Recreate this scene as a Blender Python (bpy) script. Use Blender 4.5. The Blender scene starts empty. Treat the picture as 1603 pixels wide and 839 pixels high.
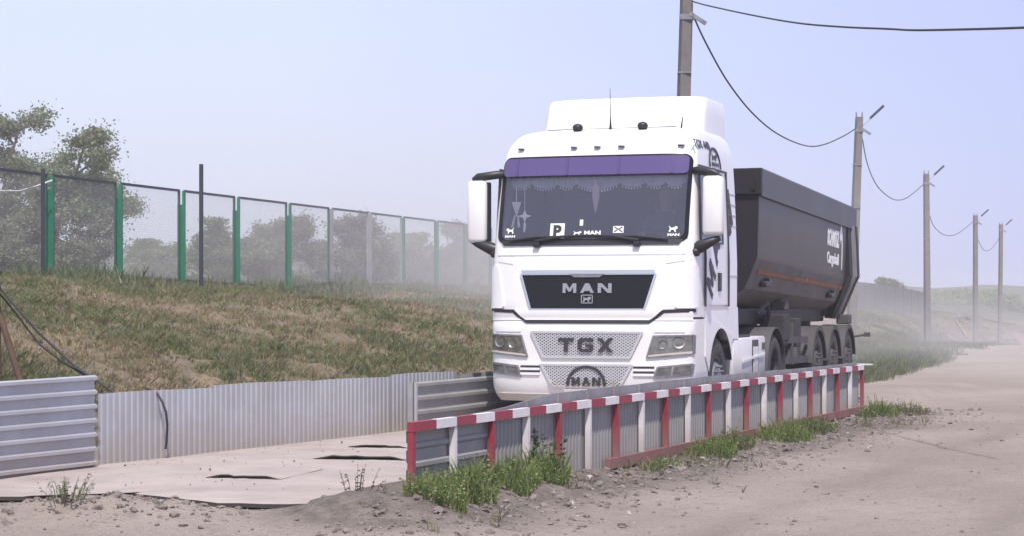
import bpy, bmesh, math, random
from mathutils import Vector, Matrix, noise, Quaternion
from mathutils.geometry import tessellate_polygon
R = math.radians
random.seed(7)
scene = bpy.context.scene
COL = scene.collection

# ------------------------------------------------------------------ camera
F = 3100.0                      # focal length in photo pixels
H = 1.65                        # eye height
HOR = 475.0                     # horizon row in the photo
cam_d = bpy.data.cameras.new('camera')
cam = bpy.data.objects.new('camera', cam_d); COL.objects.link(cam)
cam_d.sensor_width = 36.0
cam_d.lens = F / 1603.0 * 36.0
cam_d.shift_y = (HOR - 419.5) / 1603.0
cam_d.clip_start = 0.1; cam_d.clip_end = 3000
cam.location = (0, 0, H); cam.rotation_euler = (R(90), 0, 0)
scene.camera = cam

# ------------------------------------------------------------------ sky, sun, exposure
SUN_EL = 58.0
SUN_H = Vector((0.12, -0.99, 0)).normalized()       # from the scene towards the sun
sun_vec = Vector((SUN_H.x * math.cos(R(SUN_EL)), SUN_H.y * math.cos(R(SUN_EL)), math.sin(R(SUN_EL))))
w = bpy.data.worlds.new('World'); scene.world = w; w.use_nodes = True
nt = w.node_tree; nt.nodes.clear()
sky = nt.nodes.new('ShaderNodeTexSky'); sky.sky_type = 'NISHITA'; sky.sun_disc = False
sky.sun_elevation = R(SUN_EL); sky.sun_rotation = math.atan2(SUN_H.x, SUN_H.y)
sky.altitude = 50; sky.air_density = 1.0; sky.dust_density = 2.0; sky.ozone_density = 2.5
tint = nt.nodes.new('ShaderNodeMix'); tint.data_type = 'RGBA'; tint.blend_type = 'MIX'
tint.inputs[0].default_value = 0.78
# thin milky veil over the blue: brighter to the left, more lavender to the right
geo = nt.nodes.new('ShaderNodeTexCoord'); sepv = nt.nodes.new('ShaderNodeSeparateXYZ'); nt.links.new(geo.outputs['Generated'], sepv.inputs[0])
mr = nt.nodes.new('ShaderNodeMapRange'); mr.inputs[1].default_value = -0.12; mr.inputs[2].default_value = 0.32; nt.links.new(sepv.outputs['X'], mr.inputs[0])
veil = nt.nodes.new('ShaderNodeMix'); veil.data_type = 'RGBA'; nt.links.new(mr.outputs[0], veil.inputs[0])
veil.inputs[6].default_value = (6.7, 7.25, 9.4, 1); veil.inputs[7].default_value = (4.7, 5.05, 8.4, 1)
nt.links.new(veil.outputs[2], tint.inputs[7])
bg = nt.nodes.new('ShaderNodeBackground'); bg.inputs[1].default_value = 0.10
out = nt.nodes.new('ShaderNodeOutputWorld')
nt.links.new(sky.outputs[0], tint.inputs[6]); nt.links.new(tint.outputs[2], bg.inputs[0]); nt.links.new(bg.outputs[0], out.inputs[0])
sd = bpy.data.lights.new('sun', 'SUN'); sd.energy = 3.6; sd.angle = R(0.6); sd.color = (1.0, 0.93, 0.83)
sun = bpy.data.objects.new('sun', sd); COL.objects.link(sun)
sun.rotation_euler = (-sun_vec).to_track_quat('-Z', 'Y').to_euler(); sun.location = (0, 0, 30)
vs = scene.view_settings
vs.view_transform = 'Standard'; vs.look = 'None'; vs.gamma = 1; vs.use_curve_mapping = False
vs.exposure = 0.35
cy = scene.cycles
cy.max_bounces = 8; cy.diffuse_bounces = 3; cy.glossy_bounces = 3; cy.transmission_bounces = 4
cy.transparent_max_bounces = 16; cy.volume_bounces = 2
cy.volume_step_rate = 2.0; cy.volume_max_steps = 96
cy.sample_clamp_indirect = 6

# ------------------------------------------------------------------ materials
def mat(name, col, rough=0.6, metal=0.0, n_scale=0.0, n_amt=0.0, bump=0.0, bump_scale=None, col2=None, attr=None, spec=0.5, coat=0.0, object_space=True):
    m = bpy.data.materials.new(name); m.use_nodes = True
    t = m.node_tree; b = t.nodes['Principled BSDF']
    b.inputs['Base Color'].default_value = (*col, 1)
    b.inputs['Roughness'].default_value = rough; b.inputs['Metallic'].default_value = metal
    b.inputs['Specular IOR Level'].default_value = spec
    if coat: b.inputs['Coat Weight'].default_value = coat; b.inputs['Coat Roughness'].default_value = 0.08
    tc = t.nodes.new('ShaderNodeTexCoord')
    src = None
    if attr:
        a = t.nodes.new('ShaderNodeAttribute'); a.attribute_name = attr; src = a.outputs['Color']
    if n_scale:
        n = t.nodes.new('ShaderNodeTexNoise'); n.inputs['Scale'].default_value = n_scale; n.inputs['Detail'].default_value = 6; n.inputs['Roughness'].default_value = 0.65
        t.links.new(tc.outputs['Object'], n.inputs['Vector'])
        r = t.nodes.new('ShaderNodeValToRGB'); r.color_ramp.elements[0].position = 0.35; r.color_ramp.elements[1].position = 0.68
        t.links.new(n.outputs['Fac'], r.inputs[0])
        c2 = col2 if col2 else tuple(max(0, c * (1 - n_amt)) for c in col)
        mx = t.nodes.new('ShaderNodeMix'); mx.data_type = 'RGBA'
        t.links.new(r.outputs[0], mx.inputs[0])
        if src is not None:
            mm = t.nodes.new('ShaderNodeMix'); mm.data_type = 'RGBA'; mm.blend_type = 'MULTIPLY'; mm.inputs[0].default_value = 1
            t.links.new(src, mm.inputs[6]); mm.inputs[7].default_value = (1 - n_amt, 1 - n_amt, 1 - n_amt, 1)
            t.links.new(src, mx.inputs[6]); t.links.new(mm.outputs[2], mx.inputs[7])
        else:
            mx.inputs[6].default_value = (*col, 1); mx.inputs[7].default_value = (*c2, 1)
        src = mx.outputs[2]
    if src is not None: t.links.new(src, b.inputs['Base Color'])
    if bump:
        n2 = t.nodes.new('ShaderNodeTexNoise'); n2.inputs['Scale'].default_value = bump_scale or n_scale * 3; n2.inputs['Detail'].default_value = 5
        t.links.new(tc.outputs['Object'], n2.inputs['Vector'])
        bp = t.nodes.new('ShaderNodeBump'); bp.inputs['Strength'].default_value = bump; bp.inputs['Distance'].default_value = 0.02
        t.links.new(n2.outputs['Fac'], bp.inputs['Height']); t.links.new(bp.outputs[0], b.inputs['Normal'])
    return m

def foliage_mat(name, amt=0.35):
    m = mat(name, (0.1, 0.1, 0.1), 0.75, attr='tint', n_scale=1.3, n_amt=amt, spec=0.2)
    t = m.node_tree; b = t.nodes['Principled BSDF']
    tr = t.nodes.new('ShaderNodeBsdfTranslucent'); src = b.inputs['Base Color'].links[0].from_socket
    t.links.new(src, tr.inputs[0])
    ms = t.nodes.new('ShaderNodeMixShader'); ms.inputs[0].default_value = 0.38
    o = t.nodes['Material Output']
    t.links.new(b.outputs[0], ms.inputs[1]); t.links.new(tr.outputs[0], ms.inputs[2]); t.links.new(ms.outputs[0], o.inputs[0])
    return m

M = {}
M['white'] = mat('white_paint', (0.80, 0.79, 0.80), 0.28, n_scale=1.5, n_amt=0.05, coat=0.4)
M['dusty_white'] = mat('dusty_white_paint', (0.76, 0.75, 0.76), 0.45, n_scale=2.2, n_amt=0.14, coat=0.1)
M['black'] = mat('black_plastic', (0.018, 0.018, 0.022), 0.45, n_scale=3, n_amt=0.3)
M['gloss_black'] = mat('gloss_black', (0.010, 0.010, 0.015), 0.3, spec=0.25)
M['rubber'] = mat('tyre_rubber', (0.05, 0.048, 0.048), 0.85, n_scale=4, n_amt=0.4, col2=(0.07, 0.065, 0.063))
M['chrome'] = mat('chrome', (0.72, 0.72, 0.74), 0.22, 1.0)
M['steel'] = mat('rim_steel', (0.35, 0.35, 0.37), 0.45, 0.7, n_scale=6, n_amt=0.4)
M['badge'] = mat('badge_metal', (0.42, 0.42, 0.44), 0.35, 0.7)
M['silver'] = mat('silver_mesh', (0.62, 0.62, 0.64), 0.4, 0.5)
M['purple'] = mat('purple_visor', (0.090, 0.064, 0.195), 0.2, coat=0.3)
M['visor_dark'] = mat('visor_bracket', (0.08, 0.056, 0.18), 0.3)
M['sticker'] = mat('white_sticker', (0.8, 0.8, 0.8), 0.5)
M['ink'] = mat('dark_lettering', (0.035, 0.033, 0.045), 0.5)
M['lamp'] = mat('lamp_reflector', (0.36, 0.36, 0.34), 0.15, 0.7, n_scale=12, n_amt=0.5)
M['lens'] = mat('lamp_lens_dark', (0.05, 0.05, 0.055), 0.05)
M['amber'] = mat('clear_marker', (0.55, 0.5, 0.45), 0.25)
M['interior'] = mat('cab_interior', (0.10, 0.10, 0.115), 0.9)
M['curtain'] = mat('curtain_cloth', (0.62, 0.62, 0.59), 0.95, n_scale=8, n_amt=0.15)
M['skin'] = mat('skin', (0.5, 0.33, 0.27), 0.6)
M['shirt'] = mat('shirt_cloth', (0.12, 0.12, 0.15), 0.9)
M['hair'] = mat('dark_hair', (0.03, 0.025, 0.02), 0.7)
M['body_grey'] = mat('tipper_paint', (0.042, 0.040, 0.050), 0.42, n_scale=0.9, n_amt=0.0, col2=(0.060, 0.057, 0.064), bump=0.15, bump_scale=2.0)
M['body_dark'] = mat('tipper_dark', (0.012, 0.011, 0.016), 0.6, n_scale=2, n_amt=0.3)
M['dusty_rim'] = mat('dusty_rim', (0.085, 0.08, 0.08), 0.8, n_scale=6, n_amt=0.3)
M['body_dust_bounce'] = mat('tipper_dust_bounce', (0.15, 0.136, 0.136), 0.7, n_scale=1.6, n_amt=0.35)  # lower tub: road dust, lightened further with painted-in reflected light
M['gate_grey'] = mat('gate_grey', (0.24, 0.23, 0.24), 0.7, n_scale=3, n_amt=0.3)
M['orange'] = mat('orange_stripe', (0.30, 0.11, 0.045), 0.6, n_scale=2.5, n_amt=0.5)
M['chassis'] = mat('dusty_chassis', (0.045, 0.042, 0.045), 0.8, n_scale=5, n_amt=0.5)
M['fender'] = mat('dusty_fender', (0.09, 0.085, 0.09), 0.75, n_scale=3, n_amt=0.3)
M['galv'] = mat('galvanised_sheet', (0.32, 0.32, 0.32), 0.6, 0.15, n_scale=2.2, n_amt=0.22)
M['wall_galv'] = mat('wall_sheet', (0.46, 0.47, 0.51), 0.5, 0.3, n_scale=2.0, n_amt=0.0, col2=(0.38, 0.38, 0.40))
M['galv_dirty'] = mat('galvanised_dirty', (0.38, 0.38, 0.39), 0.6, 0.35, n_scale=3.0, n_amt=0.3)
M['red'] = mat('red_paint', (0.31, 0.035, 0.058), 0.55, n_scale=9, n_amt=0.25)
M['rail_white'] = mat('white_rail_paint', (0.74, 0.70, 0.71), 0.6, n_scale=9, n_amt=0.18)
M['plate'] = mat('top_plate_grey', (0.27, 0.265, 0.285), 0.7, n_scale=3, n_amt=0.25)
M['green'] = mat('green_paint', (0.012, 0.21, 0.11), 0.5, n_scale=5, n_amt=0.25)
M['dark_green'] = mat('dark_green_paint', (0.012, 0.10, 0.065), 0.5, n_scale=5, n_amt=0.25)
M['frame_dark'] = mat('dark_frame', (0.03, 0.035, 0.045), 0.6)
M['wire'] = mat('fence_wire', (0.36, 0.36, 0.37), 0.6, 0.3)
M['rust'] = mat('rusty_steel', (0.10, 0.055, 0.038), 0.85, n_scale=10, n_amt=0.4)
M['cable'] = mat('black_cable', (0.025, 0.025, 0.03), 0.7)
M['concrete'] = mat('concrete_pole', (0.19, 0.175, 0.172), 0.9, n_scale=3, n_amt=0.25, bump=0.3, bump_scale=20)
M['concrete_shade'] = M['concrete']
M['slab'] = mat('dusty_slab', (0.40, 0.342, 0.315), 0.95, n_scale=1.6, n_amt=0.0, col2=(0.30, 0.253, 0.232), bump=0.6, bump_scale=7)
M['slab_edge_shadow'] = mat('slab_edge_shadow', (0.05, 0.042, 0.04), 0.95)  # near-black edge faces paint in the shadow line of the sheets
M['stone'] = mat('stone', (0.3, 0.26, 0.245), 0.95, attr='tint', n_scale=9, n_amt=0.35)
M['bark'] = mat('bark', (0.15, 0.125, 0.105), 0.95, n_scale=6, n_amt=0.4)
M['leaf'] = foliage_mat('leaves')
M['grass'] = foliage_mat('grass_blades')
M['far_fence'] = mat('weathered_sheet', (0.12, 0.117, 0.125), 0.8, n_scale=1, n_amt=0.3)
M['hill'] = mat('far_hill', (0.12, 0.12, 0.085), 1.0, n_scale=0.03, n_amt=0.4)

def splash(m, zlo, zhi, col, sc=3.0):
    t = m.node_tree; b = t.nodes['Principled BSDF']; L = t.links; tc = t.nodes.new('ShaderNodeTexCoord'); sp = t.nodes.new('ShaderNodeSeparateXYZ'); L.new(tc.outputs['Object'], sp.inputs[0])
    mr = t.nodes.new('ShaderNodeMapRange'); mr.inputs[1].default_value = zhi; mr.inputs[2].default_value = zlo; L.new(sp.outputs['Z'], mr.inputs[0])
    n = t.nodes.new('ShaderNodeTexNoise'); n.inputs['Scale'].default_value = sc; n.inputs['Detail'].default_value = 7; n.inputs['Roughness'].default_value = .7; L.new(tc.outputs['Object'], n.inputs['Vector'])
    a = t.nodes.new('ShaderNodeMath'); a.operation = 'ADD'; L.new(mr.outputs[0], a.inputs[0]); L.new(n.outputs['Fac'], a.inputs[1])
    r = t.nodes.new('ShaderNodeMapRange'); r.inputs[1].default_value = .62; r.inputs[2].default_value = 1.35; L.new(a.outputs[0], r.inputs[0])
    mx = t.nodes.new('ShaderNodeMix'); mx.data_type = 'RGBA'; L.new(r.outputs[0], mx.inputs[0]); src = b.inputs['Base Color'].links[0].from_socket
    L.new(src, mx.inputs[6]); mx.inputs[7].default_value = (*col, 1); L.new(mx.outputs[2], b.inputs['Base Color'])
    mm = t.nodes.new('ShaderNodeMath'); mm.operation = 'MULTIPLY_ADD'; L.new(r.outputs[0], mm.inputs[0]); mm.inputs[1].default_value = -b.inputs['Metallic'].default_value; mm.inputs[2].default_value = b.inputs['Metallic'].default_value; L.new(mm.outputs[0], b.inputs['Metallic'])
splash(M['wall_galv'], -.10, .42, (.32, .285, .265)); splash(M['galv'], -.3, .35, (.26, .235, .22)); splash(M['red'], -.2, .4, (.25, .13, .12)); splash(M['rail_white'], -.2, .3, (.42, .37, .35))
splash(M['white'], .1, .5, (.66, .63, .61)); splash(M['dusty_white'], .2, .9, (.52, .48, .46))
def glass_mat(name, tint, refl, trans):
    m = bpy.data.materials.new(name); m.use_nodes = True; t = m.node_tree; t.nodes.clear()
    o = t.nodes.new('ShaderNodeOutputMaterial'); g = t.nodes.new('ShaderNodeBsdfGlossy'); g.inputs['Roughness'].default_value = 0.04
    g.inputs['Color'].default_value = (0.9, 0.9, 1, 1)
    tr = t.nodes.new('ShaderNodeBsdfTransparent'); tr.inputs['Color'].default_value = (*trans, 1)
    d = t.nodes.new('ShaderNodeBsdfDiffuse'); d.inputs['Color'].default_value = (*tint, 1)
    m1 = t.nodes.new('ShaderNodeMixShader'); m1.inputs[0].default_value = 0.10
    t.links.new(tr.outputs[0], m1.inputs[1]); t.links.new(d.outputs[0], m1.inputs[2])
    m2 = t.nodes.new('ShaderNodeMixShader'); m2.inputs[0].default_value = refl
    t.links.new(m1.outputs[0], m2.inputs[1]); t.links.new(g.outputs[0], m2.inputs[2]); t.links.new(m2.outputs[0], o.inputs[0])
    return m
M['windscreen'] = glass_mat('windscreen_glass', (0.25, 0.24, 0.30), 0.06, (0.80, 0.80, 0.86))
M['side_glass'] = glass_mat('side_glass', (0.5, 0.55, 0.62), 0.30, (0.5, 0.55, 0.6))

# ------------------------------------------------------------------ mesh builder
class MB:
    def __init__(s): s.v = []; s.f = []; s.m = []; s.t = []; s.tinted = False
    def add(s, verts, faces, mi=0, tint=None):
        b = len(s.v); s.v.extend([tuple(p) for p in verts])
        for f in faces:
            s.f.append(tuple(b + i for i in f)); s.m.append(mi); s.t.append(tint)
        if tint is not None: s.tinted = True
    def box(s, c, d, rot=None, mi=0, bev=0.0):
        hx, hy, hz = d[0] / 2, d[1] / 2, d[2] / 2
        if bev:
            b = bev; vs_, fs = [], []
            bmx = bmesh.new(); bmesh.ops.create_cube(bmx, size=1)
            for v in bmx.verts: v.co = Vector((v.co.x * d[0], v.co.y * d[1], v.co.z * d[2]))
            bmesh.ops.bevel(bmx, geom=bmx.edges[:], offset=b, segments=2, affect='EDGES', profile=0.5)
            bmx.verts.index_update()
            P = [v.co.copy() for v in bmx.verts]; fs = [[v.index for v in f.verts] for f in bmx.faces]; bmx.free()
        else:
            P = [Vector((x, y, z)) for x in (-hx, hx) for y in (-hy, hy) for z in (-hz, hz)]
            fs = [(0, 1, 3, 2), (4, 6, 7, 5), (0, 4, 5, 1), (2, 3, 7, 6), (0, 2, 6, 4), (1, 5, 7, 3)]
        if rot is not None: P = [rot @ p for p in P]
        s.add([p + Vector(c) for p in P], fs, mi)
    def bar(s, a, b, wx, wz, mi=0, up=Vector((0, 0, 1))):
        a, b = Vector(a), Vector(b); y = (b - a).normalized()
        if abs(y.dot(up)) > 0.99: up = Vector((0, 1, 0))
        x = y.cross(up).normalized(); z = x.cross(y)
        P = []
        for p in (a, b):
            for sx, sz in ((-1, -1), (1, -1), (1, 1), (-1, 1)): P.append(p + x * (sx * wx / 2) + z * (sz * wz / 2))
        s.add(P, [(0, 1, 2, 3), (7, 6, 5, 4), (0, 4, 5, 1), (1, 5, 6, 2), (2, 6, 7, 3), (3, 7, 4, 0)], mi)
    def tube(s, pts, rad, n=8, mi=0, caps=True, tint=None):
        pts = [Vector(p) for p in pts]
        if not isinstance(rad, (list, tuple)): rad = [rad] * len(pts)
        P, Fs = [], []; prev = None
        for i, p in enumerate(pts):
            d = (pts[min(i + 1, len(pts) - 1)] - pts[max(i - 1, 0)]).normalized()
            if prev is None:
                u = d.orthogonal().normalized()
            else:
                u = (prev - d * prev.dot(d)).normalized()
            prev = u; v = d.cross(u)
            for k in range(n):
                a = 2 * math.pi * k / n
                P.append(p + (u * math.cos(a) + v * math.sin(a)) * rad[i])
        for i in range(len(pts) - 1):
            for k in range(n):
                k2 = (k + 1) % n
                Fs.append((i * n + k, i * n + k2, (i + 1) * n + k2, (i + 1) * n + k))
        if caps: Fs.append(tuple(range(n - 1, -1, -1))); Fs.append(tuple((len(pts) - 1) * n + k for k in range(n)))
        s.add(P, Fs, mi, tint)
    def lathe_x(s, c, prof, n=32, mi=0):      # profile (x, r) revolved about the x axis
        P, Fs = [], []
        for x, r in prof:
            for k in range(n):
                a = 2 * math.pi * k / n; P.append((c[0] + x, c[1] + r * math.cos(a), c[2] + r * math.sin(a)))
        for i in range(len(prof) - 1):
            for k in range(n):
                k2 = (k + 1) % n; Fs.append((i * n + k, i * n + k2, (i + 1) * n + k2, (i + 1) * n + k))
        s.add(P, Fs, mi)
    def prism(s, poly, fn, depth, mi=0, mi_side=None):   # poly in (u,v); fn(u,v,w) -> point; w in {0,depth}
        n = len(poly); tri = tessellate_polygon([[Vector((u, v, 0)) for u, v in poly]])
        P = [fn(u, v, 0) for u, v in poly] + [fn(u, v, depth) for u, v in poly]
        s.add(P, [tuple(t) for t in tri] + [tuple(i + n for i in reversed(t)) for t in tri], mi)
        s.add(P, [(i, (i + 1) % n, (i + 1) % n + n, i + n) for i in range(n)], mi if mi_side is None else mi_side)
    def grid(s, fn, nu, nv, mi=0):
        P = [fn(i / nu, j / nv) for j in range(nv + 1) for i in range(nu + 1)]
        Fs = [(j * (nu + 1) + i, j * (nu + 1) + i + 1, (j + 1) * (nu + 1) + i + 1, (j + 1) * (nu + 1) + i) for j in range(nv) for i in range(nu)]
        s.add(P, Fs, mi)
    def slab(s, fn, nu, nv, thick_fn, mi=0):  # closed sheet: fn(u,v,k) k=0 outer 1 inner
        P = [fn(i / nu, j / nv, k) for k in (0, 1) for j in range(nv + 1) for i in range(nu + 1)]
        N = (nu + 1) * (nv + 1); W = nu + 1; Fs = []
        for j in range(nv):
            for i in range(nu):
                a = j * W + i
                Fs.append((a, a + 1, a + 1 + W, a + W)); Fs.append((N + a, N + a + W, N + a + 1 + W, N + a + 1))
        for i in range(nu):
            Fs.append((i, N + i, N + i + 1, i + 1)); b = nv * W + i; Fs.append((b, b + 1, N + b + 1, N + b))
        for j in range(nv):
            a = j * W; Fs.append((a, a + W, N + a + W, N + a)); b = a + nu; Fs.append((b, N + b, N + b + W, b + W))
        s.add(P, Fs, mi)
    def build(s, name, mats, parent=None, smooth=None, off=None, recalc=True, kind=None):
        me = bpy.data.meshes.new(name)
        V = s.v if off is None else [(p[0] - off[0], p[1] - off[1], p[2] - off[2]) for p in s.v]
        me.from_pydata(V, [], s.f)
        if not isinstance(mats, (list, tuple)): mats = [mats]
        for m in mats: me.materials.append(M[m] if isinstance(m, str) else m)
        me.polygons.foreach_set('material_index', s.m)
        if s.tinted:
            ca = me.color_attributes.new('tint', 'FLOAT_COLOR', 'CORNER'); buf = []
            for p, tn in zip(me.polygons, s.t):
                tn = tn or (0.2, 0.2, 0.2); buf.extend((tn[0], tn[1], tn[2], 1.0) * p.loop_total)
            ca.data.foreach_set('color', buf)
        if recalc:
            bm = bmesh.new(); bm.from_mesh(me); bmesh.ops.recalc_face_normals(bm, faces=bm.faces); bm.to_mesh(me); bm.free()
        if smooth is not None:
            me.shade_smooth(); me.set_sharp_from_angle(angle=R(smooth))
        me.update()
        o = bpy.data.objects.new(name, me); COL.objects.link(o)
        if parent: o.parent = parent
        if kind: o['kind'] = kind
        return o

def tag(o, label=None, cat=None, group=None, kind=None):
    if label: o['label'] = label
    if cat: o['category'] = cat
    if group: o['group'] = group
    if kind: o['kind'] = kind
    return o
def thing(name, loc, label, cat, rz=0, group=None):
    o = bpy.data.objects.new(name, None); COL.objects.link(o); o.location = loc; o.rotation_euler = (0, 0, rz); o.empty_display_size = 0.1
    return tag(o, label, cat, group)
def at(px, py, Y):   # photo measurement -> place at distance Y
    return Vector(((px - 801.5) / F * Y, Y, H + (HOR - py) / F * Y))
def sstep(a, b, x):
    t = min(1, max(0, (x - a) / (b - a))); return t * t * (3 - 2 * t)
def nz(x, y, z=0.0, sc=1.0, oct=4):
    return noise.fractal(Vector((x * sc, y * sc, z * sc + 3.1)), 0.9, 2.1, oct)

FONT_CACHE = {}
def text_tris(body, bold=0.0, spacing=1.0):
    """outline text as (verts2d, faces), width and height measured"""
    k = (body, bold, spacing)
    if k in FONT_CACHE: return FONT_CACHE[k]
    cu = bpy.data.curves.new('lettering', 'FONT'); cu.body = body; cu.size = 1.0; cu.offset = bold; cu.space_character = spacing; cu.resolution_u = 4
    o = bpy.data.objects.new('lettering', cu); COL.objects.link(o)
    bpy.context.view_layer.update()
    dg = bpy.context.evaluated_depsgraph_get()
    me = bpy.data.meshes.new_from_object(o.evaluated_get(dg))
    V = [(v.co.x, v.co.y) for v in me.vertices]; Fc = [tuple(p.vertices) for p in me.polygons]
    COL.objects.unlink(o); bpy.data.objects.remove(o); bpy.data.curves.remove(cu); bpy.data.meshes.remove(me)
    x0 = min(p[0] for p in V); x1 = max(p[0] for p in V); y0 = min(p[1] for p in V); y1 = max(p[1] for p in V)
    V = [((p[0] - x0) / (x1 - x0), (p[1] - y0) / (y1 - y0)) for p in V]
    FONT_CACHE[k] = (V, Fc); return V, Fc
def put_text(mb, body, fn, bold=0.0, spacing=1.0, mi=0, depth=0.004):
    """fn(u,v,w): u,v in 0..1 across the word's box, w height off the surface"""
    V, Fc = text_tris(body, bold, spacing); n = len(V)
    P = [fn(u, v, depth) for u, v in V] + [fn(u, v, 0) for u, v in V]
    edges = {}
    for f in Fc:
        for i in range(len(f)):
            a, b = f[i], f[(i + 1) % len(f)]; edges[(a, b)] = edges.get((a, b), 0) + 1
    side = [(a, b, b + n, a + n) for (a, b) in edges if (b, a) not in edges]
    mb.add(P, list(Fc) + side, mi)

# wide block capitals, unit box
GL = {
 'M': [[(0,0),(0,1),(.26,1),(.5,.45),(.74,1),(1,1),(1,0),(.78,0),(.78,.62),(.58,.14),(.42,.14),(.22,.62),(.22,0)]],
 'A': [[(0,0),(.36,1),(.64,1),(1,0),(.76,0),(.69,.2),(.31,.2),(.24,0)]],
 'N': [[(0,0),(0,1),(.28,1),(.76,.34),(.76,1),(1,1),(1,0),(.72,0),(.24,.66),(.24,0)]],
 'T': [[(.38,0),(.38,.76),(0,.76),(0,1),(1,1),(1,.76),(.62,.76),(.62,0)]],
 'G': [[(1,.72),(1,1),(.2,1),(0,.8),(0,.2),(.2,0),(.82,0),(1,.16),(1,.56),(.5,.56),(.5,.38),(.76,.38),(.76,.22),(.3,.22),(.24,.3),(.24,.7),(.3,.77),(.76,.77),(.76,.72)]],
 'X': [[(0,0),(.36,.5),(0,1),(.29,1),(.5,.7),(.71,1),(1,1),(.64,.5),(1,0),(.71,0),(.5,.3),(.29,0)]],
 'P': [[(0,0),(0,1),(.8,1),(1,.86),(1,.5),(.8,.36),(.26,.36),(.26,0)]],
}
def block_word(mb, word, fn, gap=0.12, depth=0.012, mi=0, shear=0.0):
    n = len(word); wd = (1 - gap * (n - 1) / n * 1.0) / n
    step = (1 - wd) / max(1, n - 1)
    for i, ch in enumerate(word):
        for poly in GL[ch]:
            q = [(i * step + u * wd + shear * v, v) for u, v in poly]
            mb.prism(q, lambda u, v, ww: fn(u, v, ww), depth, mi)

# ================================================================== TERRAIN
FOOT = [(-12, 1.5), (-9.4, 7), (-3.95, 18.1), (-1.15, 23.9), (2.1, 36), (10.0, 60), (18.5, 90), (30, 130), (52, 185), (80, 260)]
def foot_dist(x, y):
    best = 1e9; sg = 1
    for (ax, ay), (bx, by) in zip(FOOT[:-1], FOOT[1:]):
        dx, dy = bx - ax, by - ay; L2 = dx * dx + dy * dy
        t = max(0, min(1, ((x - ax) * dx + (y - ay) * dy) / L2))
        qx, qy = x - ax - t * dx, y - ay - t * dy; d = math.hypot(qx, qy)
        if d < best: best = d; sg = 1 if dx * (y - ay) - dy * (x - ax) > 0 else -1
    return best * sg          # positive on the bank side (left)
BAR0 = Vector((-0.757, 15.0, 0)); BDIR = Vector((0.386, 0.9225, 0)).normalized(); BN = Vector((BDIR.y, -BDIR.x, 0)); BLEN = 15.3
def bar_ts(x, y):
    q = Vector((x, y, 0)) - BAR0; return q.dot(BDIR), q.dot(BN)
def base_h(x, y):
    h = 0.0
    if y > 70: h -= 1.9 * sstep(70, 160, y)
    if y > 230: h += 1.2 * sstep(230, 420, y)
    return h
def bank_amt(x, y):
    d = foot_dist(x, y); return sstep(-0.3, 1.2, d)
def mound_amt(x, y):
    t, s = bar_ts(x, y)
    if t < -3 or t > 20 or abs(s) > 4: return 0.0
    e = sstep(-1.9, -0.5, t) * (1 - sstep(14.6, 17.5, t))
    ws = 0.75 + 0.35 * nz(t, 0, 7, 0.5, 2)
    p = math.exp(-((max(0, s - 0.1)) / ws) ** 2) if s > 0 else math.exp(-(s / 0.6) ** 2)
    return e * p
HEAP = (-2.95, 14.45)
def track_amt(x, y):
    if y > 120 or y < 8: return 0.0
    t, s = bar_ts(x, y); s += .35 * nz(t * .12, 0, 3, 1, 2); v = 0.0
    for c in (2.3, 4.2, 5.1, 7.0):
        v = max(v, math.exp(-((s - c) / .22) ** 2) * (.45 + .9 * nz(x, y, c, .35, 3)))
    return max(0.0, min(1.0, v))
def ground_h(x, y):
    h = base_h(x, y)
    d = foot_dist(x, y)
    top = 2.15 - 0.35 * sstep(60, 100, y) - 0.7 * sstep(110, 150, y) - 1.2 * sstep(150, 205, y)
    wf = 1 + 0.25 * nz(x, y, 0, 0.12, 2)
    if d > 0:
        dd = d * wf * (1 + 0.8 * sstep(60, 85, y))
        prof = 0.09 * sstep(0, 0.6, dd) + 0.42 * sstep(0.2, 4.5, dd) + 0.25 * sstep(3.2, 7.5, dd) + 0.24 * sstep(6.5, 13.5, dd)
        b = (top - h) * prof if d < 60 else top - h
        h += b
        h += sstep(0.2, 2.0, d) * (1 - sstep(5, 12, d) * 0.85) * (0.15 * nz(x, y, 1, 0.30, 3) + 0.05 * nz(x, y, 2, 1.7, 4) + (0.03 * nz(x, y, 13, 4.5, 3) if y < 48 else 0))
    t, s = bar_ts(x, y)
    m = mound_amt(x, y)
    mh = 0.19 - 0.11 * sstep(0.3, 4.6, t) - 0.04 * sstep(9, 15, t) - 0.10 * (1 - sstep(-1.6, -0.3, t))
    ns = 0.25 + 0.75 * sstep(0.05, 0.35, s)
    h += m * (mh * (1 if t < 4 else .45 + .55 * sstep(0.0, 0.4, s)) + ns * (0.06 * nz(x, y, 4, 1.6, 4) + 0.055 * nz(x, y, 5, 4.0, 4)))
    if t < 3 or s < 0:
        k_ = sstep(12.6, 14.4, y) * (1 - sstep(-0.55, -0.05, s if t > -0.6 else -1)) * (1 - sstep(34, 44, y)) * (1 - sstep(0, 1, d) * .0)
        if d <= 0.5: h += 0.135 * k_ * (1 - sstep(-1.2, 0.6, x) * (1 if y < 14.8 else 0))
    hx, hy = (x - HEAP[0]) / 0.75, (y - HEAP[1]) / 0.42
    h += 0.10 * math.exp(-(hx * hx + hy * hy) ** 1.5) * (1 + 0.5 * nz(x, y, 6, 5, 3))
    if d <= 0.5 and m < 0.8 and y < 90:
        road = 1 - sstep(-0.6, 0.3, d)
        h += road * (0.018 * nz(x, y, 8, 0.5, 4) + 0.010 * nz(x, y, 9, 3.5, 3))
        h -= .022 * track_amt(x, y)
    return h

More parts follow.
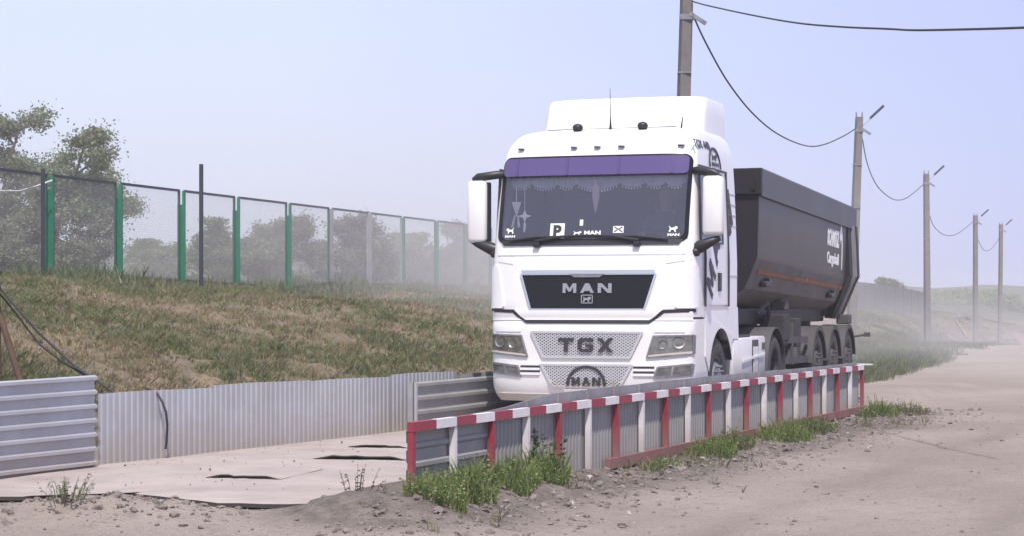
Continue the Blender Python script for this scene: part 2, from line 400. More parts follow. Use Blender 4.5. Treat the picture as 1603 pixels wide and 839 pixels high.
def spaced(a, b, st):
    n = max(1, int(round((b - a) / st))); return [a + (b - a) * i / n for i in range(n)]
xs = spaced(-320, -90, 16) + spaced(-90, -30, 5) + spaced(-30, -11, 0.8) + spaced(-11, -6, 0.25) + spaced(-6, 7.5, 0.10) + spaced(7.5, 16, 0.3) + spaced(16, 40, 1.2) + spaced(40, 100, 4) + spaced(100, 320, 14) + [320]
ys = spaced(-30, 6, 3) + spaced(6, 12, 0.5) + spaced(12, 20, 0.09) + spaced(20, 32, 0.14) + spaced(32, 48, 0.32) + spaced(48, 90, 0.9) + spaced(90, 190, 3) + spaced(190, 700, 15) + [700]
HG = [[ground_h(x, y) for x in xs] for y in ys]
def terrain():
    nx = len(xs)
    V = [(x, y, HG[j][i]) for j, y in enumerate(ys) for i, x in enumerate(xs)]
    bank = [bank_amt(x, y) for y in ys for x in xs]
    mnd = [mound_amt(x, y) for y in ys for x in xs]
    trk = [track_amt(x, y) for y in ys for x in xs]
    zones = {'ground': [], 'dirt_road': [], 'embankment': []}
    for j in range(len(ys) - 1):
        for i in range(nx - 1):
            cx, cyy = (xs[i] + xs[i + 1]) / 2, (ys[j] + ys[j + 1]) / 2
            f = (j * nx + i, j * nx + i + 1, (j + 1) * nx + i + 1, (j + 1) * nx + i)
            k = 'ground'
            if cyy < 210:
                d = foot_dist(cx, cyy)
                if 0 < d < 40: k = 'embankment'
                else:
                    t, s = bar_ts(cx, cyy)
                    if d <= 0 and (s > 1.1 or cyy < 13) and d > -40: k = 'dirt_road'
            zones[k].append(f)
    for k, fs in zones.items():
        used = sorted({i for f in fs for i in f}); mp = {o: n for n, o in enumerate(used)}
        me = bpy.data.meshes.new(k)
        me.from_pydata([V[i] for i in used], [], [tuple(mp[i] for i in f) for f in fs])
        a = me.attributes.new('zone', 'FLOAT_COLOR', 'POINT')
        buf = []
        for i in used: buf.extend((bank[i], mnd[i], trk[i], 1))
        a.data.foreach_set('color', buf)
        me.materials.append(TERR); me.shade_smooth()
        o = bpy.data.objects.new(k, me); COL.objects.link(o); o['kind'] = 'structure'

def terrain_mat():
    m = bpy.data.materials.new('terrain'); m.use_nodes = True; t = m.node_tree; N = t.nodes; L = t.links
    b = N['Principled BSDF']; b.inputs['Roughness'].default_value = 0.95; b.inputs['Specular IOR Level'].default_value = 0.15
    g = N.new('ShaderNodeNewGeometry')
    def nse(sc, det=6, ro=0.6, dim=None):
        n = N.new('ShaderNodeTexNoise'); n.inputs['Scale'].default_value = sc; n.inputs['Detail'].default_value = det; n.inputs['Roughness'].default_value = ro
        L.new(g.outputs['Position'], n.inputs['Vector']); return n.outputs['Fac']
    def ramp(fac, a, bb):
        r = N.new('ShaderNodeMapRange'); r.inputs[1].default_value = a; r.inputs[2].default_value = bb; L.new(fac, r.inputs[0]); r.clamp = True; return r.outputs[0]
    def mix(f, c1, c2, bt='MIX'):
        x = N.new('ShaderNodeMix'); x.data_type = 'RGBA'; x.blend_type = bt
        if isinstance(f, float): x.inputs[0].default_value = f
        else: L.new(f, x.inputs[0])
        for s_, c in ((6, c1), (7, c2)):
            if isinstance(c, tuple): x.inputs[s_].default_value = (*c, 1)
            else: L.new(c, x.inputs[s_])
        return x.outputs[2]
    a = N.new('ShaderNodeAttribute'); a.attribute_name = 'zone'; sp = N.new('ShaderNodeSeparateColor'); L.new(a.outputs['Color'], sp.inputs[0])
    road = mix(ramp(nse(0.35, 5), 0.4, 0.62), (0.355, 0.297, 0.255), (0.425, 0.362, 0.316))
    road = mix(ramp(nse(4, 7, 0.75), 0.52, 0.76), road, (0.27, 0.224, 0.20))
    road = mix(ramp(nse(24, 4, 0.75), 0.56, 0.72), road, (0.19, 0.165, 0.155))
    mound = mix(ramp(nse(5, 7, 0.75), 0.4, 0.62), (0.265, 0.222, 0.198), (0.15, 0.125, 0.112))
    bank = mix(ramp(nse(0.5, 6, 0.7), 0.42, 0.6), (0.29, 0.215, 0.163), (0.225, 0.188, 0.132))
    bank = mix(ramp(nse(0.27, 5, 0.7), 0.57, 0.67), bank, (0.35, 0.25, 0.175))
    bank = mix(ramp(nse(5, 6, 0.75), 0.5, 0.68), bank, (0.15, 0.115, 0.08))
    bank = mix(ramp(nse(1.6, 6, 0.75), 0.50, 0.64), bank, (0.12, 0.13, 0.065))
    road = mix(sp.outputs[2], road, (0.30, 0.25, 0.222)); c = mix(ramp(sp.outputs[1], 0.06, 0.4), road, mound)
    c = mix(sp.outputs[0], c, bank)
    L.new(c, b.inputs['Base Color'])
    bp = N.new('ShaderNodeBump'); bp.inputs['Strength'].default_value = 0.9; bp.inputs['Distance'].default_value = 0.06
    ad = N.new('ShaderNodeMath'); ad.operation = 'ADD'; L.new(nse(7, 8, 0.7), ad.inputs[0]); L.new(nse(35, 4, 0.6), ad.inputs[1])
    L.new(ad.outputs[0], bp.inputs['Height']); L.new(bp.outputs[0], b.inputs['Normal'])
    return m
TERR = terrain_mat()
terrain()

# ---- concrete approach slab that the truck drives on (wavy front edge), plus two lifted sheets
def edge_y(x):
    pts = [(-9, 14.6), (-3.9, 14.93), (-3.6, 14.95), (-3.36, 15.3), (-3.0, 15.3), (-2.43, 14.75), (-2.1, 14.45), (-1.44, 14.36), (-1.1, 15.0), (-0.86, 15.3), (-0.6, 15.6), (3, 18)]
    for (a, b), (c, d) in zip(pts[:-1], pts[1:]):
        if a <= x <= c: return b + (d - b) * (x - a) / (c - a)
    return pts[-1][1]
def slab_left(y):   # wall line
    return -3.7 + (y - 17.8) * 0.5055 - 0.03
def slab_right(y):
    return BAR0.x + (y - BAR0.y) * (BDIR.x / BDIR.y) - 0.45
SLAB_Z = 0.20
def slab():
    mb = MB(); nu, nv = 44, 60
    def fn(u, v, k):
        if v < 0.5:
            xl, xr = -9.0, -0.95
        y1 = 31.0
        # rows: v=0 is the wavy front edge
        vv = v ** 1.6
        xfront = -8.5 + 7.55 * u
        yf = edge_y(xfront) + 0.03 * nz(xfront, 0, 1, 3.0, 3)
        y = yf + (y1 - yf) * vv
        yy = min(y, 34)
        xl_ = slab_left(max(yy, 10)) + (0.0 if y < 24 else 0.0); xr_ = slab_right(yy) if yy > 15 else -1.05
        if y > 24: xl_ = max(xl_, -1.15 + (y - 24) * 0.28) if False else -0.6 + (y - 24) * 0.27
        x_in = xl_ + (xr_ - xl_) * u
        bl = sstep(0, 0.12, v); x = xfront * (1 - bl) + x_in * bl
        z = SLAB_Z + 0.008 * nz(x, y, 3, 0.8, 3)
        if v == 0: z += -0.01 + 0.02 * nz(x, 0, 5, 1.6, 3)
        return Vector((x, y, z - (0.03 if k else 0)))
    mb.slab(fn, nu, nv, None)
    o = mb.build('pavement_slab', ['slab', 'slab_edge_shadow'], smooth=40)
    for p in o.data.polygons:
        if abs(p.normal.z) < 0.5: p.material_index = 1
    tag(o, kind='structure')
slab()
def loose_sheet(px0, py0, px1, py1, depth, lift, label, seed):
    a = at(px0, py0, 1); b = at(px1, py1, 1)
    def on(px, py, z): Y = (H - z) * F / (py - HOR); return Vector(((px - 801.5) / F * Y, Y, z))
    A = on(px0, py0, SLAB_Z + lift); B = on(px1, py1, SLAB_Z + lift * 0.6)
    mid = (A + B) / 2; o = Vector((mid.x, mid.y, SLAB_Z))
    back = Vector((0.25, 0.97, 0)); mb = MB()
    def fn(u, v, k):
        p = A.lerp(B, u) + back * (v * depth); jag = 0.035 * nz(u * 9, seed, 2, 1, 3) * (1 - v)
        p += back * jag
        p.z = SLAB_Z + 0.004 + (0.012 + lift * (0.75 + .5 * nz(u * 3, seed, 0, 1, 2))) * min(1, 5 * u, 5 * (1 - u)) * (1 - v) ** 2 - (0.012 if k else 0)
        return p - o
    mb.slab(fn, 20, 10, None)
    ob = mb.build('loose_sheet', ['slab', 'slab_edge_shadow'], smooth=40); ob.location = o
    for p in ob.data.polygons:
        if abs(p.normal.z) < 0.5: p.material_index = 1
    tag(ob, label, 'sheet', 'loose sheets on the slab')
loose_sheet(490, 713, 642, 718, 1.3, 0.028, 'dusty sheet with curled dark edge beside the first red barrier post', 1)
loose_sheet(322, 744, 440, 748, 1.0, 0.016, 'smaller dusty sheet with thin dark edge in the middle of the pale slab', 2)

loose_sheet(545, 697, 640, 700, 0.9, 0.012, 'thin dusty sheet edge furthest up the slab near the barrier end', 3)
# ================================================================== TRUCK
TA = math.atan2(0.329, 0.944)
TX, TY, TZ = 0.85, 22.7, 0.24
TMAT = Matrix.Translation((TX, TY, TZ)) @ Matrix.Rotation(-TA, 4, 'Z')
def lerp_tab(tab, z):
    if z <= tab[0][0]: return tab[0][1]
    for (a, b), (c, d) in zip(tab[:-1], tab[1:]):
        if z <= c: return b + (d - b) * (z - a) / (c - a)
    return tab[-1][1]
YF_T = [(0.28, 0.13), (0.36, 0.05), (0.5, 0.0), (1.15, 0.0), (1.24, 0.03), (1.3, 0.02), (1.95, 0.06), (2.13, 0.11), (2.6, 0.21), (3.13, 0.35), (3.25, 0.42), (3.35, 0.53), (3.42, 0.66), (3.47, 0.85), (3.5, 1.05)]
HW_T = [(0.28, 1.17), (0.4, 1.22), (1.9, 1.23), (2.2, 1.22), (3.0, 1.19), (3.25, 1.16), (3.4, 1.10), (3.47, 1.03), (3.5, 0.95)]
D_T = [(0.3, 0.34), (1.9, 0.32), (2.3, 0.27), (3.1, 0.28), (3.5, 0.34)]
NN = 3.4
YF = lambda z: lerp_tab(YF_T, z)
HW = lambda z: lerp_tab(HW_T, z)
DD = lambda z: lerp_tab(D_T, z)
def FY(x, z):
    s = min(abs(x) / HW(z), 0.9995); return YF(z) + DD(z) * (1 - (1 - s ** NN) ** (1 / NN))
def FP(x, z, off=0.0):            # front surface point, offset outwards
    e = 0.01
    nx = -(FY(x + e, z) - FY(x - e, z)) / (2 * e); nzz = -(FY(x, z + e) - FY(x, z - e)) / (2 * e)
    n = Vector((-nx, -1, -nzz)).normalized()
    n = Vector(((FY(x + e, z) - FY(x - e, z)) / (2 * e), -1.0, (FY(x, z + e) - FY(x, z - e)) / (2 * e))).normalized()
    return Vector((x, FY(x, z), z)) + n * off
def SP(sg, y, z, off=0.0): return Vector((sg * (HW(z) + off), y, z))

truck = thing('tractor_unit', (TX, TY, TZ), 'white truck tractor with purple sun visor and silver mesh grilles', 'truck', -TA)
S_COLS = [0, .15, .3, .45, .6, .72, .82, .88, .932, .955, .975, .988, .996, .9995]
S_COLS = [-s for s in reversed(S_COLS[1:])] + S_COLS
def ring_pts(z, rear, fr=1.0):
    pts = []; hw = HW(z)
    yside = YF(z) + DD(z)
    for q in (1.0, .75, .5, .25): pts.append(Vector((-hw, yside + (rear - yside) * q, z)))
    for s in S_COLS: pts.append(Vector((s * hw, FY(s * hw, z), z)))
    for q in (.25, .5, .75, 1.0): pts.append(Vector((hw, yside + (rear - yside) * q, z)))
    return pts
def loft(mb, rings, skip=None, cap_top=True, cap_bot=True, back=True, mi=0):
    n = len(rings[0]); V = [p for r in rings for p in r]; Fs = []
    for j in range(len(rings) - 1):
        for i in range(n - 1):
            if skip and skip(i, j): continue
            Fs.append((j * n + i, j * n + i + 1, (j + 1) * n + i + 1, (j + 1) * n + i))
        if back: Fs.append((j * n + n - 1, j * n, (j + 1) * n, (j + 1) * n + n - 1))
    if cap_bot: Fs.append(tuple(range(n - 1, -1, -1)))
    if cap_top: Fs.append(tuple((len(rings) - 1) * n + i for i in range(n)))
    mb.add(V, Fs, mi)
# --- cab shell with a real windscreen opening
CAB_Z = [1.26, 1.3, 1.5, 1.75, 1.9, 1.97, 2.14, 2.35, 2.6, 2.85, 3.08, 3.16, 3.22, 3.28, 3.33, 3.38, 3.42, 3.45, 3.475, 3.495]
jw0, jw1 = CAB_Z.index(2.14), CAB_Z.index(3.08)
i0 = 4 + S_COLS.index(-.932); i1 = 4 + S_COLS.index(.932)
mb = MB(); rings = [ring_pts(z, 2.36 if z < 3.3 else 2.36 - 0.0 * z) for z in CAB_Z]
loft(mb, rings, skip=lambda i, j: jw0 <= j < jw1 and i0 <= i < i1)
cab = mb.build('cab', 'white', truck, smooth=35)
# --- bumper / lower front
mb = MB(); BZ = [0.28, 0.32, 0.36, 0.42, 0.5, 0.7, 0.95, 1.1, 1.15, 1.19, 1.22, 1.235]
loft(mb, [ring_pts(z, 0.86) for z in BZ], back=True)
bumper = mb.build('bumper', 'white', truck, smooth=35)
mb = MB(); loft(mb, [ring_pts(z, 0.84) for z in (1.20, 1.30)])
for r in (0,): pass
V2 = []
for p in mb.v: V2.append((p[0] * 0.975, p[1] + 0.03, p[2]))
mb.v = V2; mb.build('cab_gap_seal', 'black', truck)

def fpatch(mb, corners, off, nu=14, nv=6, thick=0.012, mi=0, rnd=0.0):
    """closed patch over the cab front; corners (x,z) BL BR TR TL"""
    bl, br, tr, tl = [Vector((c[0], c[1])) for c in corners]
    hgt = ((tl - bl).length + (tr - br).length) / 2; wid = ((br - bl).length + (tr - tl).length) / 2
    vv = [j / nv for j in range(nv + 1)]
    if rnd: vv = sorted(set([0, .12 * rnd / hgt, .35 * rnd / hgt, .65 * rnd / hgt, rnd / hgt, 1 - rnd / hgt, 1 - .65 * rnd / hgt, 1 - .35 * rnd / hgt, 1 - .12 * rnd / hgt, 1] + [j / nv for j in range(1, nv) if rnd / hgt < j / nv < 1 - rnd / hgt]))
    def xz(u, v):
        if rnd:
            d = min(v, 1 - v) * hgt
            ins = rnd - math.sqrt(max(0, rnd * rnd - (rnd - d) ** 2)) if d < rnd else 0
            u = ins / wid + u * (1 - 2 * ins / wid)
        return bl.lerp(br, u).lerp(tl.lerp(tr, u), v)
    nvv = len(vv) - 1
    def fn(u, v, k):
        q = xz(u, vv[int(round(v * nvv))]); return FP(q.x, q.y, off - (thick if k else 0))
    mb.slab(fn, nu, nvv, None, mi)
def fpatch_obj(name, corners, off, m, parent, **kw):
    mb = MB(); fpatch(mb, corners, off, **kw); return mb.build(name, m, parent, smooth=35)

# windscreen: black surround, glass, purple visor outside
WX = 1.125
def ws_loop(w_, z0, z1, r, n=8):
    pts = []
    for cx, cz, a0 in ((w_ - r, z1 - r, 0), (-(w_ - r), z1 - r, 90), (-(w_ - r), z0 + r, 180), (w_ - r, z0 + r, 270)):
        for k in range(n + 1):
            a = R(a0 + 90 * k / n); pts.append((cx + r * math.cos(a), cz + r * math.sin(a)))
    return pts
def dens(loop, n=10):
    o = []
    for i in range(len(loop)):
        a, b = loop[i], loop[(i + 1) % len(loop)]; L = math.hypot(b[0] - a[0], b[1] - a[1]); k = max(1, int(L / 0.12))
        for j in range(k): o.append((a[0] + (b[0] - a[0]) * j / k, a[1] + (b[1] - a[1]) * j / k))
    return o
lo = dens(ws_loop(1.145, 2.105, 3.125, 0.10)); cxs, czs = 0, 2.62
li = [(x * 0.963, czs + (z - czs) * 0.925) for x, z in lo]
mb = MB(); n = len(lo)
P = [FP(x, z, 0.012) for x, z in lo] + [FP(x, z, 0.014) for x, z in li] + [FP(x, z, -0.03) for x, z in li] + [FP(x, z, -0.004) for x, z in lo]
mb.add(P, [(a * n + i, a * n + (i + 1) % n, ((a + 1) % 4) * n + (i + 1) % n, ((a + 1) % 4) * n + i) for a in range(4) for i in range(n)])
wsurr = mb.build('windscreen_surround', 'gloss_black', truck, smooth=40)
glass = fpatch_obj('windscreen', [(-1.11, 2.13), (1.11, 2.13), (1.11, 3.11), (-1.11, 3.11)], 0.006, 'windscreen', truck, nu=30, nv=12, thick=0.006, rnd=0.09)
# visor: tinted strip across the top of the glass
visor = fpatch_obj('sun_visor', [(-1.10, 2.885), (1.10, 2.885), (1.10, 3.095), (-1.10, 3.095)], 0.045, 'purple', truck, nu=36, nv=8, thick=0.012, rnd=0.05)
for x in (-0.93, -0.31, 0.31, 0.93):
    m2 = MB(); m2.slab(lambda u, v, k: FP(x - 0.014 + 0.028 * u, 2.89 + 0.20 * v, 0.05 - (0.05 if k else 0)), 1, 5, None)
    m2.build('visor_bracket', 'visor_dark', visor)
# cowl, wipers
fpatch_obj('cowl', [(-1.05, 2.075), (1.05, 2.075), (1.09, 2.135), (-1.09, 2.135)], 0.02, 'black', truck, nu=24, nv=2, thick=0.03)
for x0, x1 in ((-0.62, -0.02), (0.58, 0.0)):
    wm = MB(); s_ = 1 if x1 > x0 else -1
    wm.box(FP(x0, 2.075, 0.03), (0.075, 0.07, 0.06), bev=0.012)
    wp = wm.build('wiper', 'black', truck)
    wb = MB(); wb.tube([FP(x0 - s_ * 0.02, 2.11, 0.05), FP((x0 + x1) / 2 , 2.165, 0.05), FP(x1 + s_ * .1, 2.18, 0.045)], [0.02, 0.016, 0.010], 6)
    wb.tube([FP(x0 - s_ * .35, 2.125, 0.045), FP(x0, 2.16, 0.045), FP(x1 + s_ * .02, 2.175, 0.04)], [0.010, 0.016, 0.010], 6)
    wb.build('wiper_blade', 'black', wp)
# hood panel seam lines
def seam(pts, w_=0.012, name='panel_seam', off=0.003, m='fender', parent=None):
    mb = MB()
    for a, b in zip(pts[:-1], pts[1:]):
        k = max(2, int((Vector(a) - Vector(b)).length / 0.08)); d = (Vector(b) - Vector(a)).normalized(); nn = Vector((-d.y, d.x)) * (w_ / 2)
        def fn(u, v, kk): q = Vector(a).lerp(Vector(b), u) + nn * (2 * v - 1); return FP(q.x, q.y, off - (0.006 if kk else 0))
        mb.slab(fn, k, 1, None)
    return mb.build(name, m, parent or cab)
seam([(-1.19, 1.965), (1.19, 1.965)], 0.012, m='silver')
seam([(-1.19, 1.90), (-0.92, 1.86)], 0.01, m='silver'); seam([(1.19, 1.90), (0.92, 1.86)], 0.01, m='silver')
for s in (-1, 1):
    # black line under the hood panel
    seam([(s * 1.2, 1.335), (s * 0.90, 1.33)], 0.035, 'hood_gap', 0.006, 'black', truck) if False else None
mbg = MB()
gap = [(-1.21, 1.335), (-0.90, 1.325), (-0.73, 1.205), (0.73, 1.205), (0.90, 1.325), (1.21, 1.335)]
for a, b in zip(gap[:-1], gap[1:]):
    k = max(2, int((Vector(a) - Vector(b)).length / 0.06)); d = (Vector(b) - Vector(a)).normalized(); nn = Vector((-d.y, d.x)) * 0.019
    mbg.slab(lambda u, v, kk: FP(*(Vector(a) - d * 0.008).lerp(Vector(b) + d * 0.008, u) + nn * (2 * v - 1), 0.016 - (0.02 if kk else 0)), k, 1, None)
mbg.build('hood_gap', 'black', truck)
# outer bumper shoulders that rise above the gap line level (white, flush) and hood skin fill between 1.235 and 1.26
for s in (-1, 1):
    c = [(s * 0.80, 1.22), (s * 1.2, 1.22), (s * 1.2, 1.325), (s * 0.90, 1.325)]
    fpatch_obj('bumper_shoulder', c if s > 0 else [c[1], c[0], c[3], c[2]], 0.010, 'white', bumper, nu=12, nv=4, thick=0.05)
fpatch_obj('hood_lip', [(-0.74, 1.22), (0.74, 1.22), (0.88, 1.335), (-0.88, 1.335)], 0.024, 'white', cab, nu=20, nv=5, thick=0.04)
for s in (-1, 1):       # corner air deflector panels
    c = [(s * 1.02, 1.36), (s * 1.225, 1.36), (s * 1.228, 1.84), (s * 1.10, 1.84)]
    fpatch_obj('corner_panel', c if s > 0 else [c[1], c[0], c[3], c[2]], 0.028, 'white', cab, nu=10, nv=6, thick=0.03, rnd=0.03)
# main grille
gr = fpatch_obj('hood_grille', [(-0.68, 1.345), (0.68, 1.345), (0.805, 1.755), (-0.805, 1.755)], 0.012, 'gloss_black', truck, nu=20, nv=6, thick=0.03, rnd=0.04)
mb = MB(); fpatch(mb, [(-0.79, 1.755), (0.79, 1.755), (0.80, 1.80), (-0.80, 1.80)], 0.035, nu=20, nv=2, thick=0.05, rnd=0.015)
mb.build('grille_trim', 'chrome', gr, smooth=35)
mb = MB(); fpatch(mb, [(-0.15, 1.715), (0.15, 1.715), (0.21, 1.752), (-0.21, 1.752)], 0.03, nu=6, nv=2, thick=0.03); mb.build('grille_latch', 'steel', gr, smooth=35)
mb = MB(); loop = [(-0.68, 1.345), (0.68, 1.345), (0.805, 1.755), (-0.805, 1.755)]
for a, b in zip(loop, loop[1:] + loop[:1]):
    d = (Vector(b) - Vector(a)).normalized(); nn = Vector((-d.y, d.x)) * 0.011
    mb.slab(lambda u, v, kk: FP(*Vector(a).lerp(Vector(b), u) + nn * (2 * v - 1), 0.022 - (0.03 if kk else 0)), 12, 1, None)
mb.build('grille_frame', 'chrome', gr)
# letters on the grille
def fword(mb, word, x0, x1, z0, z1, off, depth, **kw):
    block_word(mb, word, lambda u, v, ww: FP(x0 + (x1 - x0) * u, z0 + (z1 - z0) * v, off + ww), depth=depth, **kw)
mb = MB(); fword(mb, 'MAN', -0.285, 0.30, 1.535, 1.645, 0.012, 0.02, gap=0.24); mb.build('badge_letters', 'badge', gr)
def lion(mb, fn, depth=0.01):
    """striding animal outline used as the maker's emblem"""
    poly = [(0.0,.10),(.12,.0),(.2,.06),(.26,.30),(.42,.36),(.58,.34),(.62,.12),(.72,.0),(.84,.02),(.76,.14),(.78,.40),(.92,.46),(1,.62),(.94,.84),(.78,.90),(.66,.78),(.5,.68),(.3,.64),(.16,.78),(.04,.94),(.0,.86),(.12,.66),(.10,.36)]
    mb.prism(poly, fn, depth)
mb = MB(); cc = (0.005, 1.465)
for a, b in (((-.065, -.045), (.065, -.045)), ((.065, -.045), (.065, .045)), ((.065, .045), (-.065, .045)), ((-.065, .045), (-.065, -.045))):
    a = Vector(a) + Vector(cc); b = Vector(b) + Vector(cc); d = (b - a).normalized(); nn = Vector((-d.y, d.x)) * 0.005
    mb.slab(lambda u, v, kk: FP(*a.lerp(b, u) + nn * (2 * v - 1), 0.022 - (0.014 if kk else 0)), 2, 1, None)
lion(mb, lambda u, v, ww: FP(cc[0] - .05 + .1 * u, cc[1] - .035 + .07 * v, 0.012 + ww))
mb.build('lion_badge', 'badge', gr)

# perforated silver grilles: dark recess, crossing bars, rim
def clip_seg(p, d, poly):
    t0, t1 = -9, 9
    for i in range(len(poly)):
        a = Vector(poly[i]); b = Vector(poly[(i + 1) % len(poly)]); e = b - a; n = Vector((-e.y, e.x))
        den = n.dot(d); num = n.dot(a - p)
        if abs(den) < 1e-9:
            if num > 0: return None
            continue
        t = num / den
        if den > 0: t0 = max(t0, t)
        else: t1 = min(t1, t)
    return (p + d * t0, p + d * t1) if t1 - t0 > 0.01 else None
def mesh_grille(name, c, pitch):
    back = fpatch_obj(name, c, 0.006, 'black', truck, nu=16, nv=4, thick=0.02)
    mb = MB(); ang = R(33)
    for sg in (1, -1):
        d = Vector((math.cos(ang), sg * math.sin(ang)))
        for k in range(-60, 61):
            p = Vector((k * pitch, (c[0][1] + c[2][1]) / 2)); r = clip_seg(p, d, c)
            if not r: continue
            a, b = r; nn = Vector((-d.y, d.x)) * 0.0066; seg = max(2, int((b - a).length / .12))
            mb.slab(lambda u, v, kk: FP(*a.lerp(b, u) + nn * (2 * v - 1), 0.016 + (0.002 if sg > 0 else 0) - (0.008 if kk else 0)), seg, 1, None)
    mb.build('mesh_bars', 'silver', back)
    mb = MB(); cl = list(c)
    for a, b in zip(cl, cl[1:] + cl[:1]):
        a = Vector(a); b = Vector(b); d = (b - a).normalized(); nn = Vector((-d.y, d.x)) * 0.013
        mb.slab(lambda u, v, kk: FP(*(a - d * 0.006).lerp(b + d * 0.006, u) + nn * (2 * v - 1), 0.024 - (0.03 if kk else 0)), 14, 1, None)
    mb.build('grille_rim', 'silver', back)
    return back
g1 = mesh_grille('upper_mesh_grille', [(-0.52, 0.80), (0.52, 0.80), (0.66, 1.085), (-0.66, 1.085)], 0.050)
mb = MB(); fword(mb, 'TGX', -0.325, 0.325, 0.86, 1.02, 0.022, 0.02, gap=0.24); mb.build('badge_letters', 'ink', g1)
g2 = mesh_grille('lower_mesh_grille', [(-0.40, 0.46), (0.40, 0.46), (0.54, 0.71), (-0.54, 0.71)], 0.050)
mb = MB(); fword(mb, 'MAN', -0.165, 0.175, 0.485, 0.57, 0.022, 0.014, gap=0.25)
arc = [(0.005 + 0.222 * math.cos(R(a)), 0.485 + 0.205 * math.sin(R(a))) for a in range(0, 181, 6)]
for a, b in zip(arc[:-1], arc[1:]):
    a = Vector(a); b = Vector(b); cen = Vector((0.005, 0.485)); na = (a - cen).normalized() * .016; nb = (b - cen).normalized() * .016
    mb.add([FP(*a - na, .034), FP(*b - nb, .034), FP(*b + nb, .034), FP(*a + na, .034), FP(*a - na, .02), FP(*b - nb, .02), FP(*b + nb, .02), FP(*a + na, .02)], [(0, 1, 2, 3), (0, 4, 5, 1), (3, 2, 6, 7)])
mb.build('arch_badge', 'ink', g2)
# headlights and fog lamps
for s in (-1, 1):
    def q(c): return c if s > 0 else [c[1], c[0], c[3], c[2]]
    hl = fpatch_obj('headlight', q([(s * .715, .80), (s * 1.205, .845), (s * 1.21, 1.055), (s * .79, 1.045)]), 0.012, 'lamp', truck, nu=16, nv=6, thick=0.03, rnd=0.03)
    for (cx, cz, r_) in ((1.07, .975, .068), (.90, .95, .05)):
        lb = MB(); P = [FP(s * (cx + r_ * math.cos(R(a))), cz + r_ * math.sin(R(a)), .018) for a in range(0, 360, 20)]
        P2 = [FP(s * (cx + r_ * .72 * math.cos(R(a))), cz + r_ * .72 * math.sin(R(a)), .004) for a in range(0, 360, 20)]; nl = 18
        lb.add(P + P2, [(i, (i + 1) % nl, nl + (i + 1) % nl, nl + i) for i in range(nl)], 0); lb.add(P2, [tuple(range(nl))], 1 if cx > 1 else 0)
        lb.v = [tuple(Vector(p) + Vector((0, -0.006, 0))) for p in lb.v]
        lb.build('headlight_lens', ['steel', 'lens'], hl, smooth=40)
    fb = MB(); fpatch(fb, q([(s * .73, .80), (s * 1.2, .848), (s * 1.205, .875), (s * .735, .83)]), 0.018, nu=12, nv=1, thick=.012); fb.build('indicator_strip', 'amber', hl, smooth=40)
    hr = MB(); cl = q([(s * .715, .80), (s * 1.205, .845), (s * 1.21, 1.055), (s * .79, 1.045)])
    for a, b in zip(cl, cl[1:] + cl[:1]):
        a = Vector(a); b = Vector(b); d = (b - a).normalized(); nn = Vector((-d.y, d.x)) * 0.009
        hr.slab(lambda u, v, kk: FP(*a.lerp(b, u) + nn * (2 * v - 1), 0.02 - (0.03 if kk else 0)), 8, 1, None)
    hr.build('headlight_rim', 'steel', hl)
    fl = fpatch_obj('fog_lamp', q([(s * .80, .575), (s * 1.19, .62), (s * 1.2, .725), (s * .84, .69)]), 0.012, 'lamp', truck, nu=10, nv=4, thick=.03, rnd=.02)
    hr = MB(); cl = q([(s * .80, .575), (s * 1.19, .62), (s * 1.2, .725), (s * .84, .69)])
    for a, b in zip(cl, cl[1:] + cl[:1]):
        a = Vector(a); b = Vector(b); d = (b - a).normalized(); nn = Vector((-d.y, d.x)) * 0.011
        hr.slab(lambda u, v, kk: FP(*a.lerp(b, u) + nn * (2 * v - 1), 0.02 - (0.03 if kk else 0)), 8, 1, None)
    hr.build('fog_lamp_rim', 'steel', fl)
    ff = MB(); fpatch(ff, q([(s * .98, .605), (s * 1.0, .607), (s * 1.02, .70), (s * 1.0, .70)]), .02, nu=2, nv=2, thick=.01); ff.build('fog_lamp_divider', 'chrome', fl)
    for zz in (.59, .645, .70):
        fpatch_obj('bumper_slat', q([(s * .56, zz), (s * .80, zz), (s * .80, zz + .028), (s * .56, zz + .028)]), 0.02, 'white', bumper, nu=4, nv=2, thick=.03, rnd=.01)
    for z0, z1 in ((.618, .645), (.673, .70)):
        fpatch_obj('bumper_slot', q([(s * .56, z0), (s * .80, z0), (s * .80, z1), (s * .56, z1)]), 0.005, 'fender', bumper, nu=4, nv=1, thick=.02)
    seam([(s * .80, 1.085), (s * 1.2, 1.085)], 0.014, 'bumper_crease', 0.004, 'silver', bumper)
# lower bumper lip and number plate
fpatch_obj('bumper_lip', [(-1.12, .29), (1.12, .29), (1.16, .375), (-1.16, .375)], 0.012, 'dusty_white', bumper, nu=24, nv=3, thick=.04)
fpatch_obj('number_plate', [(-0.27, .33), (0.27, .33), (0.27, .44), (-0.27, .44)], 0.028, 'sticker', truck, nu=4, nv=2, thick=.02)
